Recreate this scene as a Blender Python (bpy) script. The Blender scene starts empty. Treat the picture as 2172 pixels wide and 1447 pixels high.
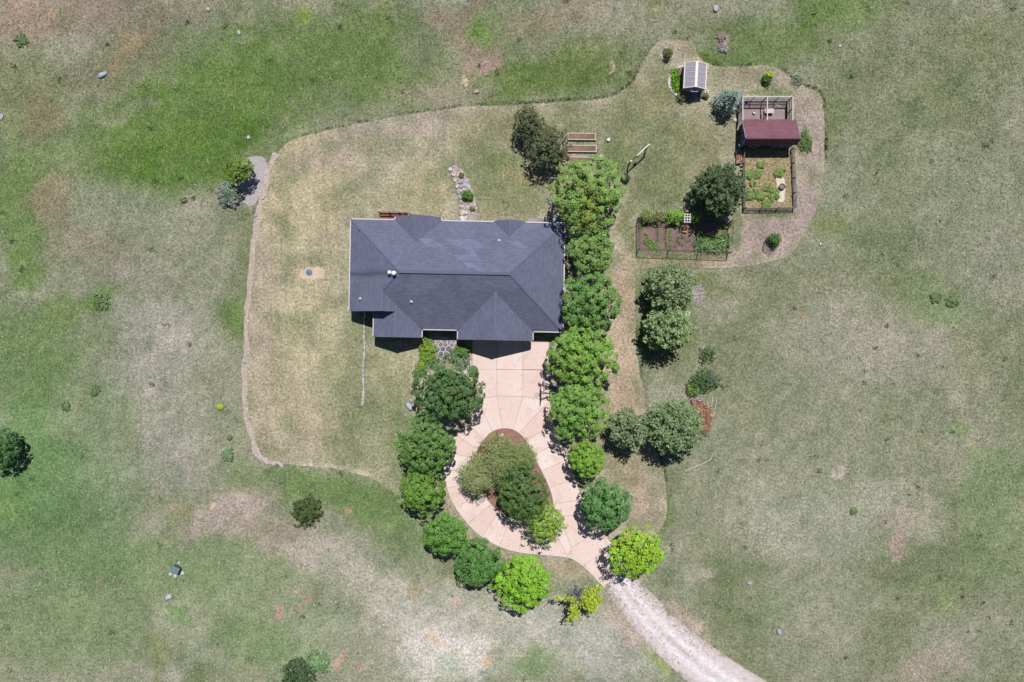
import bpy, bmesh, math, random
import numpy as np
from mathutils import Vector, Matrix
from mathutils.geometry import delaunay_2d_cdt

rad = math.radians
SC = bpy.context.scene
COL = SC.collection

# ------------------------------------------------------------------ camera
H = 93.85            # flying height of the drone in metres
PPM = 18.0           # picture pixels per metre on the ground
cam_d = bpy.data.cameras.new('camera')
cam_d.sensor_width = 36.0
cam_d.lens = 28.0
cam_d.clip_start = 0.5
cam_d.clip_end = 6000
cam = bpy.data.objects.new('camera', cam_d)
cam.location = (0, 0, H)
COL.objects.link(cam)
SC.camera = cam

# ------------------------------------------------------------------ light
SUN_EL, SUN_AZ = 67.0, 12.0          # azimuth from +Y towards +X
world = bpy.data.worlds.new('World')
SC.world = world
world.use_nodes = True
wn = world.node_tree.nodes
wl = world.node_tree.links
bg = wn['Background']
sky = wn.new('ShaderNodeTexSky')
sky.sky_type = 'NISHITA'
sky.sun_disc = False
sky.sun_elevation = rad(SUN_EL)
sky.sun_rotation = rad(SUN_AZ)
sky.altitude = 1800
wl.new(sky.outputs[0], bg.inputs[0])
bg.inputs[1].default_value = 0.06
sun_d = bpy.data.lights.new('sun', 'SUN')
sun_d.energy = 4.6
sun_d.angle = rad(0.5)
sun_d.color = (1.0, 0.965, 0.935)
sun = bpy.data.objects.new('sun', sun_d)
COL.objects.link(sun)
sd = Vector((math.cos(rad(SUN_EL)) * math.sin(rad(SUN_AZ)), math.cos(rad(SUN_EL)) * math.cos(rad(SUN_AZ)), math.sin(rad(SUN_EL))))
sun.rotation_euler = sd.to_track_quat('Z', 'Y').to_euler()
sun.location = (20, 40, 90)
vs = SC.view_settings
vs.view_transform = 'Standard'
vs.look = 'None'
vs.gamma = 1.0
vs.exposure = 0.7
vs.use_curve_mapping = False
SC.cycles.max_bounces = 6
SC.cycles.transparent_max_bounces = 8

# ------------------------------------------------------------------ helpers
LF = 2.22           # how bright a white sheet on the ground comes out
rng = np.random.default_rng(7)
random.seed(7)


def lin(c):
    c = np.asarray(c, float) / 255.0
    return np.where(c <= 0.04045, c / 12.92, ((c + 0.055) / 1.055) ** 2.4)


def alb(r, g, b, k=1.0):
    """base colour of a sunlit surface seen as this sRGB colour"""
    v = lin((r, g, b)) / LF * k
    return (min(v[0], .9), min(v[1], .9), min(v[2], .9))


def W(px, py, z=0.0):
    f = (H - z) / H / PPM
    return ((px - 1086.0) * f, (723.5 - py) * f)


def V3(px, py, z=0.0, lift=0.0):
    x, y = W(px, py, z)
    return Vector((x, y, z + lift))


def hash2(ix, iy, s):
    n = (ix * 374761393 + iy * 668265263 + s * 1442695041) & 0xFFFFFFFF
    n = ((n ^ (n >> 13)) * 1274126177) & 0xFFFFFFFF
    return ((n ^ (n >> 16)) & 0xFFFF) / 65535.0


def vnoise(x, y, s=0):
    x = np.asarray(x, float); y = np.asarray(y, float)
    ix = np.floor(x).astype(np.int64); iy = np.floor(y).astype(np.int64)
    fx = x - ix; fy = y - iy
    fx = fx * fx * (3 - 2 * fx); fy = fy * fy * (3 - 2 * fy)
    a = hash2(ix, iy, s); b = hash2(ix + 1, iy, s); c = hash2(ix, iy + 1, s); d = hash2(ix + 1, iy + 1, s)
    return (a * (1 - fx) + b * fx) * (1 - fy) + (c * (1 - fx) + d * fx) * fy


def fbm(x, y, s=0, o=4):
    t = 0; a = .5
    for k in range(o):
        t = t + a * vnoise(x * 2 ** k + 17.3 * k, y * 2 ** k - 9.1 * k, s + k)
        a *= .5
    return t / (1 - .5 ** o)


def inpoly(px, py, poly):
    px = np.asarray(px, float); py = np.asarray(py, float)
    r = np.zeros(px.shape, bool)
    n = len(poly)
    for i in range(n):
        x1, y1 = poly[i]; x2, y2 = poly[(i + 1) % n]
        if y1 == y2:
            continue
        c = ((y1 > py) != (y2 > py)) & (px < (x2 - x1) * (py - y1) / (y2 - y1) + x1)
        r ^= c
    return r


def smooth_closed(pts, n=3):
    """Chaikin rounding of a closed outline"""
    for _ in range(n):
        q = []
        for i in range(len(pts)):
            a = pts[i]; b = pts[(i + 1) % len(pts)]
            q.append((a[0] * .75 + b[0] * .25, a[1] * .75 + b[1] * .25))
            q.append((a[0] * .25 + b[0] * .75, a[1] * .25 + b[1] * .75))
        pts = q
    return pts


def smooth_open(pts, n=2):
    for _ in range(n):
        q = [pts[0]]
        for i in range(len(pts) - 1):
            a = pts[i]; b = pts[i + 1]
            q.append((a[0] * .75 + b[0] * .25, a[1] * .75 + b[1] * .25))
            q.append((a[0] * .25 + b[0] * .75, a[1] * .25 + b[1] * .75))
        q.append(pts[-1])
        pts = q
    return pts


# ------------------------------------------------------------------ materials
MATS = {}


def nodes_of(name):
    m = bpy.data.materials.new(name)
    m.use_nodes = True
    nt = m.node_tree
    return m, nt, nt.nodes, nt.links, nt.nodes['Principled BSDF']


def mixrgb(nt, a, b, fac, mode='MIX'):
    n = nt.nodes.new('ShaderNodeMix')
    n.data_type = 'RGBA'; n.blend_type = mode
    for s, v in ((n.inputs[0], fac), (n.inputs[6], a), (n.inputs[7], b)):
        if hasattr(v, 'links') or hasattr(v, 'is_linked'):
            nt.links.new(v, s)
        elif isinstance(v, (int, float)):
            s.default_value = v
        else:
            s.default_value = tuple(v) + ((1.0,) if len(v) == 3 else ())
    return n.outputs[2]


def noise_fac(nt, scale, detail=4, lo=.35, hi=.65, vec=None, rough=.6, dist=0.0):
    n = nt.nodes.new('ShaderNodeTexNoise')
    n.inputs['Scale'].default_value = scale
    n.inputs['Detail'].default_value = detail
    n.inputs['Roughness'].default_value = rough
    n.inputs['Distortion'].default_value = dist
    if vec is not None:
        nt.links.new(vec, n.inputs['Vector'])
    r = nt.nodes.new('ShaderNodeMapRange')
    r.inputs['From Min'].default_value = lo
    r.inputs['From Max'].default_value = hi
    nt.links.new(n.outputs['Fac'], r.inputs['Value'])
    return r.outputs[0]


def objco(nt, which='Object', scale=None, rot=None):
    t = nt.nodes.new('ShaderNodeTexCoord')
    o = t.outputs[which]
    if scale or rot:
        mp = nt.nodes.new('ShaderNodeMapping')
        if scale: mp.inputs['Scale'].default_value = scale
        if rot: mp.inputs['Rotation'].default_value = rot
        nt.links.new(o, mp.inputs['Vector'])
        o = mp.outputs[0]
    return o


def plain(name, c, rough=.7, var=.25, scale=6.0, metal=0.0, bump=0.0, second=None, detail=5):
    """painted or natural surface with grain and blotches"""
    if name in MATS: return MATS[name]
    m, nt, N, L, b = nodes_of(name)
    v = objco(nt)
    f = noise_fac(nt, scale, detail, .3, .7, v)
    f2 = noise_fac(nt, scale * .17, 3, .3, .7, v)
    lo = [x * (1 - var) for x in c]; hi = [min(1, x * (1 + var)) for x in c]
    c1 = mixrgb(nt, lo, hi, f)
    c2 = mixrgb(nt, c1, second if second else [x * (1 - var * .7) for x in c], f2)
    L.new(c2, b.inputs['Base Color'])
    b.inputs['Roughness'].default_value = rough
    b.inputs['Metallic'].default_value = metal
    b.inputs['Specular IOR Level'].default_value = .3
    if bump:
        bp = N.new('ShaderNodeBump')
        bp.inputs['Strength'].default_value = bump
        bp.inputs['Distance'].default_value = .02
        L.new(f, bp.inputs['Height']); L.new(bp.outputs[0], b.inputs['Normal'])
    MATS[name] = m
    return m


def attr_mat(name, grain_scale, lo, hi, rough=.9, grain2=None, bump=0.0, straw=None, fib=None):
    """colour comes from the 'Col' attribute, broken up by fine grain"""
    if name in MATS: return MATS[name]
    m, nt, N, L, b = nodes_of(name)
    a = N.new('ShaderNodeAttribute'); a.attribute_name = 'Col'
    v = objco(nt)
    f = noise_fac(nt, grain_scale, 5, .32, .68, v, rough=.75)
    mul = mixrgb(nt, (lo,) * 3, (hi,) * 3, f)
    c = mixrgb(nt, a.outputs['Color'], mul, 1.0, 'MULTIPLY')
    if grain2:
        f3 = noise_fac(nt, grain2, 4, .35, .65, v)
        mul2 = mixrgb(nt, (.86, .88, .84), (1.15, 1.12, 1.12), f3)
        c = mixrgb(nt, c, mul2, 1.0, 'MULTIPLY')
    if straw:
        vs_ = objco(nt, scale=(1, .35, 1), rot=(0, 0, .7))
        f4 = noise_fac(nt, grain_scale * 1.3, 3, .58, .74, vs_, rough=.7)
        c = mixrgb(nt, c, straw, f4)
    L.new(c, b.inputs['Base Color'])
    b.inputs['Roughness'].default_value = rough
    b.inputs['Specular IOR Level'].default_value = .12
    if bump:
        bp = N.new('ShaderNodeBump')
        bp.inputs['Strength'].default_value = bump
        bp.inputs['Distance'].default_value = .06
        L.new(f, bp.inputs['Height']); L.new(bp.outputs[0], b.inputs['Normal'])
    MATS[name] = m
    return m


def leaf_mat():
    if 'leaf' in MATS: return MATS['leaf']
    m, nt, N, L, b = nodes_of('leaf')
    a = N.new('ShaderNodeAttribute'); a.attribute_name = 'Col'
    L.new(a.outputs['Color'], b.inputs['Base Color'])
    b.inputs['Roughness'].default_value = .55
    b.inputs['Specular IOR Level'].default_value = .25
    tr = N.new('ShaderNodeBsdfTranslucent')
    br = mixrgb(nt, a.outputs['Color'], (1.15, 1.2, .7), 1.0, 'MULTIPLY')
    L.new(br, tr.inputs['Color'])
    mx = N.new('ShaderNodeMixShader'); mx.inputs[0].default_value = .28
    L.new(b.outputs[0], mx.inputs[1]); L.new(tr.outputs[0], mx.inputs[2])
    L.new(mx.outputs[0], N['Material Output'].inputs[0])
    MATS['leaf'] = m
    return m


LEAF = leaf_mat()
GROUND = attr_mat('field_soil_and_turf', 3.6, .48, 1.48, grain2=.8, bump=.6, straw=alb(178, 172, 150))
LAWN = attr_mat('mown_lawn_turf', 3.4, .42, 1.64, grain2=.7, bump=.4, straw=alb(205, 192, 160))
BLADE = attr_mat('grass_blade', 2.0, .9, 1.1, rough=.75)
ROCKA = attr_mat('rock_surface', 9.0, .75, 1.12, rough=.85, bump=.5)
BARK = plain('tree_bark', alb(105, 92, 80), .9, .3, 12, bump=.5)
BIRCH = plain('pale_bark', alb(205, 198, 185), .8, .25, 10, second=alb(150, 140, 130))
WOODW = plain('white_painted_timber', alb(232, 226, 222), .6, .08, 5)
WOODG = plain('weathered_timber', alb(140, 132, 124), .85, .25, 7)
WOODD = plain('dark_weathered_timber', alb(78, 72, 66), .85, .3, 7)
DECKR = plain('red_stained_timber', alb(172, 118, 108), .7, .2, 8)
DECKD = plain('dark_red_stained_timber', alb(120, 78, 74), .7, .25, 8)
BLACKM = plain('black_metal', (.025, .026, .03), .45, .2, 6, metal=.3)
GREYM = plain('grey_metal', (.16, .165, .2), .45, .15, 6, metal=.4)
WHITEP = plain('white_plastic', (.5, .5, .5), .4, .06, 5)
WALLM = plain('beige_stucco_wall', (.30, .26, .21), .85, .1, 8, bump=.2)
GLASSM = plain('dark_window_glass', (.03, .04, .06), .08, .1, 3)
SOIL = plain('garden_soil', alb(122, 98, 96), .95, .35, 5, bump=.5, second=alb(150, 124, 118))
MULCH = plain('red_bark_mulch', alb(172, 130, 116), .95, .4, 9, bump=.7, second=alb(150, 110, 98))
STRAW = plain('straw_mulch', alb(196, 174, 136), .9, .35, 9, bump=.7, second=alb(164, 148, 108))
SAND = plain('pale_sand', alb(242, 228, 202), .95, .2, 9, bump=.4)
RUNG = plain('run_gravel', alb(172, 152, 154), .95, .22, 10, bump=.5)
REDSH = None


# ------------------------------------------------------------------ mesh builders
def rawmesh(name, v, f, col=None, smooth=False):
    """v (n,3), f (m,k) arrays with equal k, or list of lists"""
    me = bpy.data.meshes.new(name)
    if isinstance(f, np.ndarray):
        n, k = f.shape
        me.vertices.add(len(v)); me.vertices.foreach_set('co', np.ascontiguousarray(v, np.float32).ravel())
        me.loops.add(n * k); me.loops.foreach_set('vertex_index', f.astype(np.int32).ravel())
        me.polygons.add(n)
        me.polygons.foreach_set('loop_start', np.arange(0, n * k, k, dtype=np.int32))
        me.polygons.foreach_set('loop_total', np.full(n, k, np.int32))
        me.update(calc_edges=True)
    else:
        me.from_pydata([tuple(p) for p in v], [], f)
        me.update()
    if col is not None:
        a = me.color_attributes.new('Col', 'FLOAT_COLOR', 'POINT')
        c4 = np.ones((len(v), 4), np.float32); c4[:, :3] = col
        a.data.foreach_set('color', c4.ravel())
    if smooth:
        me.polygons.foreach_set('use_smooth', np.ones(len(me.polygons), bool))
    return me


def link(name, me, mat=None, parent=None, loc=None, kind=None):
    o = bpy.data.objects.new(name, me)
    COL.objects.link(o)
    if mat is not None and me is not None and not me.materials:
        me.materials.append(mat)
    if parent: o.parent = parent
    if loc is not None: o.location = loc
    if kind: o['kind'] = kind
    return o


def tag(o, label, cat, group=None):
    o['label'] = label; o['category'] = cat
    if group: o['group'] = group
    return o


def thing(name, label, cat, loc=(0, 0, 0), rz=0.0, group=None):
    o = bpy.data.objects.new(name, None)
    o.empty_display_size = .3
    COL.objects.link(o)
    o.location = loc; o.rotation_euler = (0, 0, rz)
    return tag(o, label, cat, group)


class MB:
    def __init__(s): s.v = []; s.f = []

    def add(s, v, f):
        o = len(s.v); s.v += [tuple(p) for p in v]; s.f += [[i + o for i in q] for q in f]
        return s

    def box(s, x0, x1, y0, y1, z0, z1):
        v = [(x0, y0, z0), (x1, y0, z0), (x1, y1, z0), (x0, y1, z0), (x0, y0, z1), (x1, y0, z1), (x1, y1, z1), (x0, y1, z1)]
        return s.add(v, [[3, 2, 1, 0], [4, 5, 6, 7], [0, 1, 5, 4], [1, 2, 6, 5], [2, 3, 7, 6], [3, 0, 4, 7]])

    def beam(s, a, b, w, h=None, up=(0, 0, 1)):
        a = Vector(a); b = Vector(b); h = h or w
        d = (b - a).normalized()
        u = Vector(up)
        if abs(d.dot(u)) > .95: u = Vector((0, 1, 0))
        r = d.cross(u).normalized() * w / 2
        t = r.cross(d).normalized() * h / 2
        v = [a - r - t, a + r - t, a + r + t, a - r + t, b - r - t, b + r - t, b + r + t, b - r + t]
        return s.add(v, [[0, 1, 2, 3], [7, 6, 5, 4], [0, 4, 5, 1], [1, 5, 6, 2], [2, 6, 7, 3], [3, 7, 4, 0]])

    def tube(s, pts, rs, n=8, cap=True):
        pts = [Vector(p) for p in pts]
        o = len(s.v)
        for i, p in enumerate(pts):
            d = (pts[min(i + 1, len(pts) - 1)] - pts[max(i - 1, 0)]).normalized()
            u = Vector((0, 0, 1)) if abs(d.z) < .9 else Vector((1, 0, 0))
            r = d.cross(u).normalized(); t = r.cross(d)
            for k in range(n):
                a = 2 * math.pi * k / n
                q = p + (r * math.cos(a) + t * math.sin(a)) * rs[i]
                s.v.append(tuple(q))
        for i in range(len(pts) - 1):
            for k in range(n):
                s.f.append([o + i * n + k, o + i * n + (k + 1) % n, o + (i + 1) * n + (k + 1) % n, o + (i + 1) * n + k])
        if cap:
            s.f.append([o + k for k in range(n)][::-1]); s.f.append([o + (len(pts) - 1) * n + k for k in range(n)])
        return s

    def prism(s, poly, z0, z1):
        n = len(poly)
        a = sum(poly[i][0] * poly[(i + 1) % n][1] - poly[(i + 1) % n][0] * poly[i][1] for i in range(n))
        if a < 0: poly = poly[::-1]
        v = [(p[0], p[1], z0) for p in poly] + [(p[0], p[1], z1) for p in poly]
        f = [[i + n for i in range(n)], list(range(n))[::-1]]
        f += [[i, (i + 1) % n, n + (i + 1) % n, n + i] for i in range(n)]
        return s.add(v, f)

    def lathe(s, prof, n=16, c=(0, 0, 0)):
        o = len(s.v)
        for r, z in prof:
            for k in range(n):
                a = 2 * math.pi * k / n
                s.v.append((c[0] + r * math.cos(a), c[1] + r * math.sin(a), c[2] + z))
        for i in range(len(prof) - 1):
            for k in range(n):
                s.f.append([o + i * n + k, o + i * n + (k + 1) % n, o + (i + 1) * n + (k + 1) % n, o + (i + 1) * n + k])
        if prof[0][0] > 1e-4: s.f.append([o + k for k in range(n)][::-1])
        if prof[-1][0] > 1e-4: s.f.append([o + (len(prof) - 1) * n + k for k in range(n)])
        return s

    def build(s, name, mat, parent=None, kind=None, bevel=0.0, loc=None, smooth=False):
        me = bpy.data.meshes.new(name)
        me.from_pydata(s.v, [], s.f); me.update()
        if smooth: me.polygons.foreach_set('use_smooth', np.ones(len(me.polygons), bool))
        o = link(name, me, mat, parent, loc, kind)
        if bevel:
            bm = bmesh.new(); bm.from_mesh(me)
            bmesh.ops.bevel(bm, geom=bm.edges[:], offset=bevel, segments=1, affect='EDGES')
            bm.to_mesh(me); bm.free()
        return o


def sheet(name, poly, z, mat, colf=None, step=0.6, kind='structure', jitter=0.0):
    """flat sheet cut to an outline (metres), with an inner point grid for colour"""
    n = len(poly)
    xs = [p[0] for p in poly]; ys = [p[1] for p in poly]
    pts = [Vector((p[0], p[1])) for p in poly]
    if step:
        gx, gy = np.meshgrid(np.arange(min(xs), max(xs), step), np.arange(min(ys), max(ys), step))
        gx = gx.ravel() + rng.uniform(-.2, .2, gx.size) * step; gy = gy.ravel() + rng.uniform(-.2, .2, gy.size) * step
        k = inpoly(gx, gy, poly)
        pts += [Vector((a, b)) for a, b in zip(gx[k], gy[k])]
    r = delaunay_2d_cdt(pts, [], [list(range(n))], 1, 1e-5)
    v = np.array([(p.x, p.y, z) for p in r[0]])
    col = colf(v[:, 0], v[:, 1]) if colf else None
    f = [list(q) for q in r[2]]
    fa = np.array(f)
    # faces upward
    a = v[fa[:, 1]] - v[fa[:, 0]]; b = v[fa[:, 2]] - v[fa[:, 0]]
    flip = (a[:, 0] * b[:, 1] - a[:, 1] * b[:, 0]) < 0
    fa[flip] = fa[flip][:, ::-1]
    me = rawmesh(name, v, fa, col)
    return link(name, me, mat, kind=kind)


# ------------------------------------------------------------------ ground colours
# patches of the meadow as they lie: (px, py, rx, ry, angle, sRGB colour, weight)
FP = [
    # greens
    (420, 230, 350, 150, -25, (94, 122, 60), .95), (420, 330, 220, 90, -20, (84, 116, 48), .9), (240, 130, 160, 60, -30, (118, 120, 92), .7),
    (800, 120, 160, 130, 0, (98, 122, 66), .85), (1150, 170, 200, 60, -5, (92, 116, 56), .9), (1250, 130, 120, 70, 0, (98, 116, 66), .8),
    (1620, 90, 170, 70, -15, (88, 118, 50), .95), (1780, 20, 120, 40, -15, (92, 130, 44), .8), (1900, 120, 260, 160, 0, (116, 126, 92), .6),
    (560, 320, 60, 30, -30, (128, 138, 104), .6),
    (60, 200, 90, 120, 0, (112, 124, 82), .7), (60, 440, 110, 160, 0, (100, 126, 70), .85), (40, 560, 60, 60, 0, (100, 128, 66), .7),
    (70, 760, 150, 140, 20, (106, 132, 84), .8), (60, 1010, 160, 200, 10, (100, 136, 84), .9), (20, 1075, 40, 40, 45, (112, 146, 80), .7),
    (150, 1130, 160, 160, 40, (92, 122, 80), .8), (260, 1190, 260, 60, 10, (108, 132, 88), .8), (150, 1330, 260, 110, 0, (112, 134, 90), .7),
    (480, 1240, 240, 120, 0, (122, 140, 102), .7), (500, 1370, 150, 70, 0, (112, 134, 90), .7), (640, 1400, 120, 60, 0, (118, 140, 98), .6),
    (680, 1040, 190, 50, 12, (104, 128, 78), .95), (800, 1080, 110, 60, 20, (102, 126, 76), .9), (850, 1140, 80, 50, 30, (112, 132, 88), .7),
    (540, 520, 40, 200, 5, (110, 124, 80), .6), (500, 690, 40, 60, 0, (96, 122, 64), .8), (210, 640, 46, 22, -20, (104, 132, 66), .9),
    (290, 615, 30, 16, 0, (98, 122, 66), .8), (130, 660, 60, 40, 0, (112, 134, 76), .7),
    # pinkish and grey dry ground
    (60, 40, 170, 60, -10, (160, 140, 124), .85), (200, 30, 160, 50, -10, (138, 128, 112), .7), (290, 90, 90, 26, -35, (158, 138, 112), .7),
    (330, 30, 160, 40, -10, (134, 128, 110), .7), (280, 245, 70, 22, -25, (146, 146, 122), .6), (90, 250, 40, 60, 0, (136, 126, 100), .6),
    (110, 430, 60, 60, 0, (146, 130, 112), .7), (260, 450, 130, 70, 10, (140, 146, 126), .7), (190, 520, 130, 60, 30, (136, 132, 112), .7),
    (290, 570, 90, 60, 0, (152, 148, 136), .7), (330, 700, 110, 90, 20, (158, 158, 146), .85), (310, 790, 120, 80, 0, (152, 152, 138), .8),
    (360, 890, 110, 80, 0, (156, 156, 142), .8), (350, 990, 110, 70, 10, (152, 152, 140), .7), (210, 880, 110, 90, 0, (132, 146, 114), .7),
    (240, 1010, 100, 80, 0, (126, 144, 110), .6), (480, 1090, 90, 46, -35, (166, 156, 146), .85), (440, 1130, 60, 30, -30, (156, 150, 138), .8),
    (590, 1130, 110, 40, 20, (156, 146, 132), .75), (560, 1050, 60, 40, -40, (160, 152, 138), .6), (700, 1180, 110, 40, 15, (170, 164, 152), .75),
    (330, 1120, 60, 40, 0, (142, 146, 124), .6),
    (1000, 90, 60, 50, 0, (144, 130, 112), .8), (1010, 130, 46, 22, -10, (160, 140, 128), .9), (950, 30, 80, 30, 0, (134, 120, 106), .7),
    (1180, 40, 120, 36, -15, (142, 132, 110), .7), (930, 190, 110, 36, 0, (142, 140, 118), .85), (890, 100, 40, 50, 0, (112, 120, 96), .6),
    (1018, 60, 42, 30, 0, (112, 140, 74), .95),
    # bleached dry grass towards the bottom
    (930, 1330, 120, 90, 20, (184, 182, 172), .8), (950, 1385, 110, 60, 0, (202, 200, 194), .8), (860, 1280, 110, 50, 20, (178, 176, 164), .8),
    (1180, 1340, 180, 70, 15, (176, 176, 166), .85), (1290, 1390, 120, 60, 20, (164, 166, 156), .85), (1130, 1410, 120, 40, 0, (160, 166, 146), .8),
    (1000, 1290, 140, 40, 10, (170, 170, 156), .6), (780, 1230, 120, 50, 20, (158, 160, 140), .7), (1130, 1410, 60, 30, 0, (112, 136, 92), .8),
    (950, 1410, 40, 30, 0, (140, 160, 124), .5), (680, 1330, 90, 50, 0, (142, 154, 126), .6), (380, 1310, 70, 50, 0, (150, 154, 134), .6),
    (350, 1430, 60, 50, 0, (158, 160, 146), .7), (330, 1400, 28, 60, 0, (126, 132, 88), .6), (440, 1380, 60, 40, 30, (152, 156, 138), .6),
    (370, 1300, 30, 20, 0, (108, 140, 84), .8),
    # right side
    (1800, 400, 300, 180, 0, (124, 134, 104), .7), (1650, 600, 150, 80, 0, (118, 126, 94), .7), (1990, 640, 110, 70, 20, (118, 136, 98), .7),
    (2000, 650, 60, 40, 0, (108, 132, 84), .7), (1940, 600, 50, 40, 0, (112, 132, 82), .6), (2060, 750, 70, 60, 0, (124, 132, 92), .6),
    (1920, 760, 100, 80, 0, (150, 148, 134), .75), (1800, 800, 120, 80, 0, (148, 150, 132), .6), (1650, 850, 110, 120, 0, (142, 144, 122), .6),
    (1550, 780, 60, 100, 0, (120, 128, 96), .6), (1700, 1000, 180, 90, 0, (146, 150, 128), .6), (1780, 1100, 200, 90, 0, (156, 160, 142), .75),
    (1620, 1140, 120, 60, 0, (158, 158, 142), .65), (1900, 1090, 60, 34, 0, (160, 148, 134), .8), (1905, 1160, 18, 30, 0, (166, 148, 138), .8),
    (2110, 1050, 90, 120, 0, (112, 136, 92), .85), (2120, 1180, 70, 90, 0, (120, 138, 98), .7), (1700, 1280, 160, 70, 0, (150, 154, 134), .6),
    (1960, 1420, 130, 40, -15, (152, 144, 130), .8), (2000, 1350, 80, 40, 0, (146, 148, 132), .6), (2035, 912, 22, 14, 0, (108, 130, 84), .8),
    (2010, 1280, 26, 18, 0, (126, 144, 96), .6), (2060, 400, 140, 100, 0, (128, 138, 114), .6), (1760, 250, 40, 60, 0, (112, 126, 76), .7),
    (1760, 480, 34, 34, 0, (102, 122, 66), .85), (1660, 1290, 40, 40, 0, (116, 136, 96), .6), (1700, 1380, 80, 40, 0, (146, 150, 130), .5),
    (1480, 1020, 90, 100, 20, (132, 138, 112), .6), (1430, 700, 60, 130, 0, (108, 120, 82), .8), (1365, 610, 22, 60, 0, (106, 122, 80), .9), (1365, 720, 26, 70, 0, (104, 120, 80), .9),
    (1400, 1110, 34, 60, 0, (104, 122, 78), .7), (1410, 1200, 50, 50, 30, (120, 130, 100), .7), (1450, 610, 130, 26, 0, (108, 122, 80), .85),
    (1480, 625, 14, 22, 0, (160, 150, 150), .9),
    (1500, 130, 40, 16, 30, (86, 112, 50), .9), (1540, 60, 50, 40, 0, (98, 112, 70), .6), (1533, 90, 20, 22, 20, (164, 146, 150), .8),
    # bare reddish earth scars
    (593, 1298, 7, 16, 15, (170, 142, 128), .85), (632, 1260, 6, 7, 0, (170, 142, 128), .85), (655, 1270, 8, 5, 0, (170, 142, 128), .85), (637, 1288, 6, 7, 0, (170, 142, 128), .85),
    (716, 1412, 8, 14, -10, (170, 142, 128), .85), (730, 1392, 8, 11, 20, (170, 142, 128), .85), (766, 1414, 6, 10, 0, (170, 142, 128), .85),
    (915, 1350, 14, 9, 30, (188, 168, 146), .85), (930, 1362, 12, 7, 10, (188, 170, 150), .8), (1033, 1402, 14, 10, 0, (190, 166, 134), .8),
    (370, 1078, 12, 7, 0, (150, 140, 112), .8), (395, 1100, 30, 22, 0, (140, 136, 96), .6), (452, 1070, 7, 5, -20, (222, 196, 160), .9), (880, 1255, 16, 18, 0, (146, 134, 100), .7),
    (968, 1280, 8, 8, 0, (190, 156, 136), .7), (738, 1085, 10, 8, 0, (170, 148, 120), .7),
    (985, 172, 4, 12, -20, (206, 184, 152), .9), (1300, 142, 4, 13, 5, (198, 172, 156), .9), (480, 505, 7, 5, 0, (200, 170, 140), .8),
    (1702, 670, 6, 6, 0, (190, 150, 100), .7), (1392, 22, 12, 6, -20, (190, 166, 110), .7),
    (545, 360, 26, 34, 10, (166, 156, 160), .95), (530, 410, 18, 30, 0, (162, 152, 150), .8), (555, 410, 10, 26, 15, (94, 124, 56), .8),
    (1400, 1400, 60, 60, 45, (140, 146, 116), .4), (1385, 1390, 8, 60, -42, (132, 154, 84), .8),
    (1340, 1330, 26, 80, -40, (178, 164, 152), .85), (1440, 1310, 22, 110, -48, (170, 158, 146), .8),
    (215, 180, 8, 4, 0, (150, 150, 130), .3), (1780, 1000, 16, 14, -20, (178, 170, 160), .9), (1500, 1215, 20, 8, 10, (170, 162, 150), .6),
    (1880, 200, 60, 60, 0, (140, 142, 116), .5), (130, 30, 20, 12, 0, (150, 150, 110), .5), (640, 35, 20, 16, 0, (116, 140, 66), .8),
]

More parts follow.
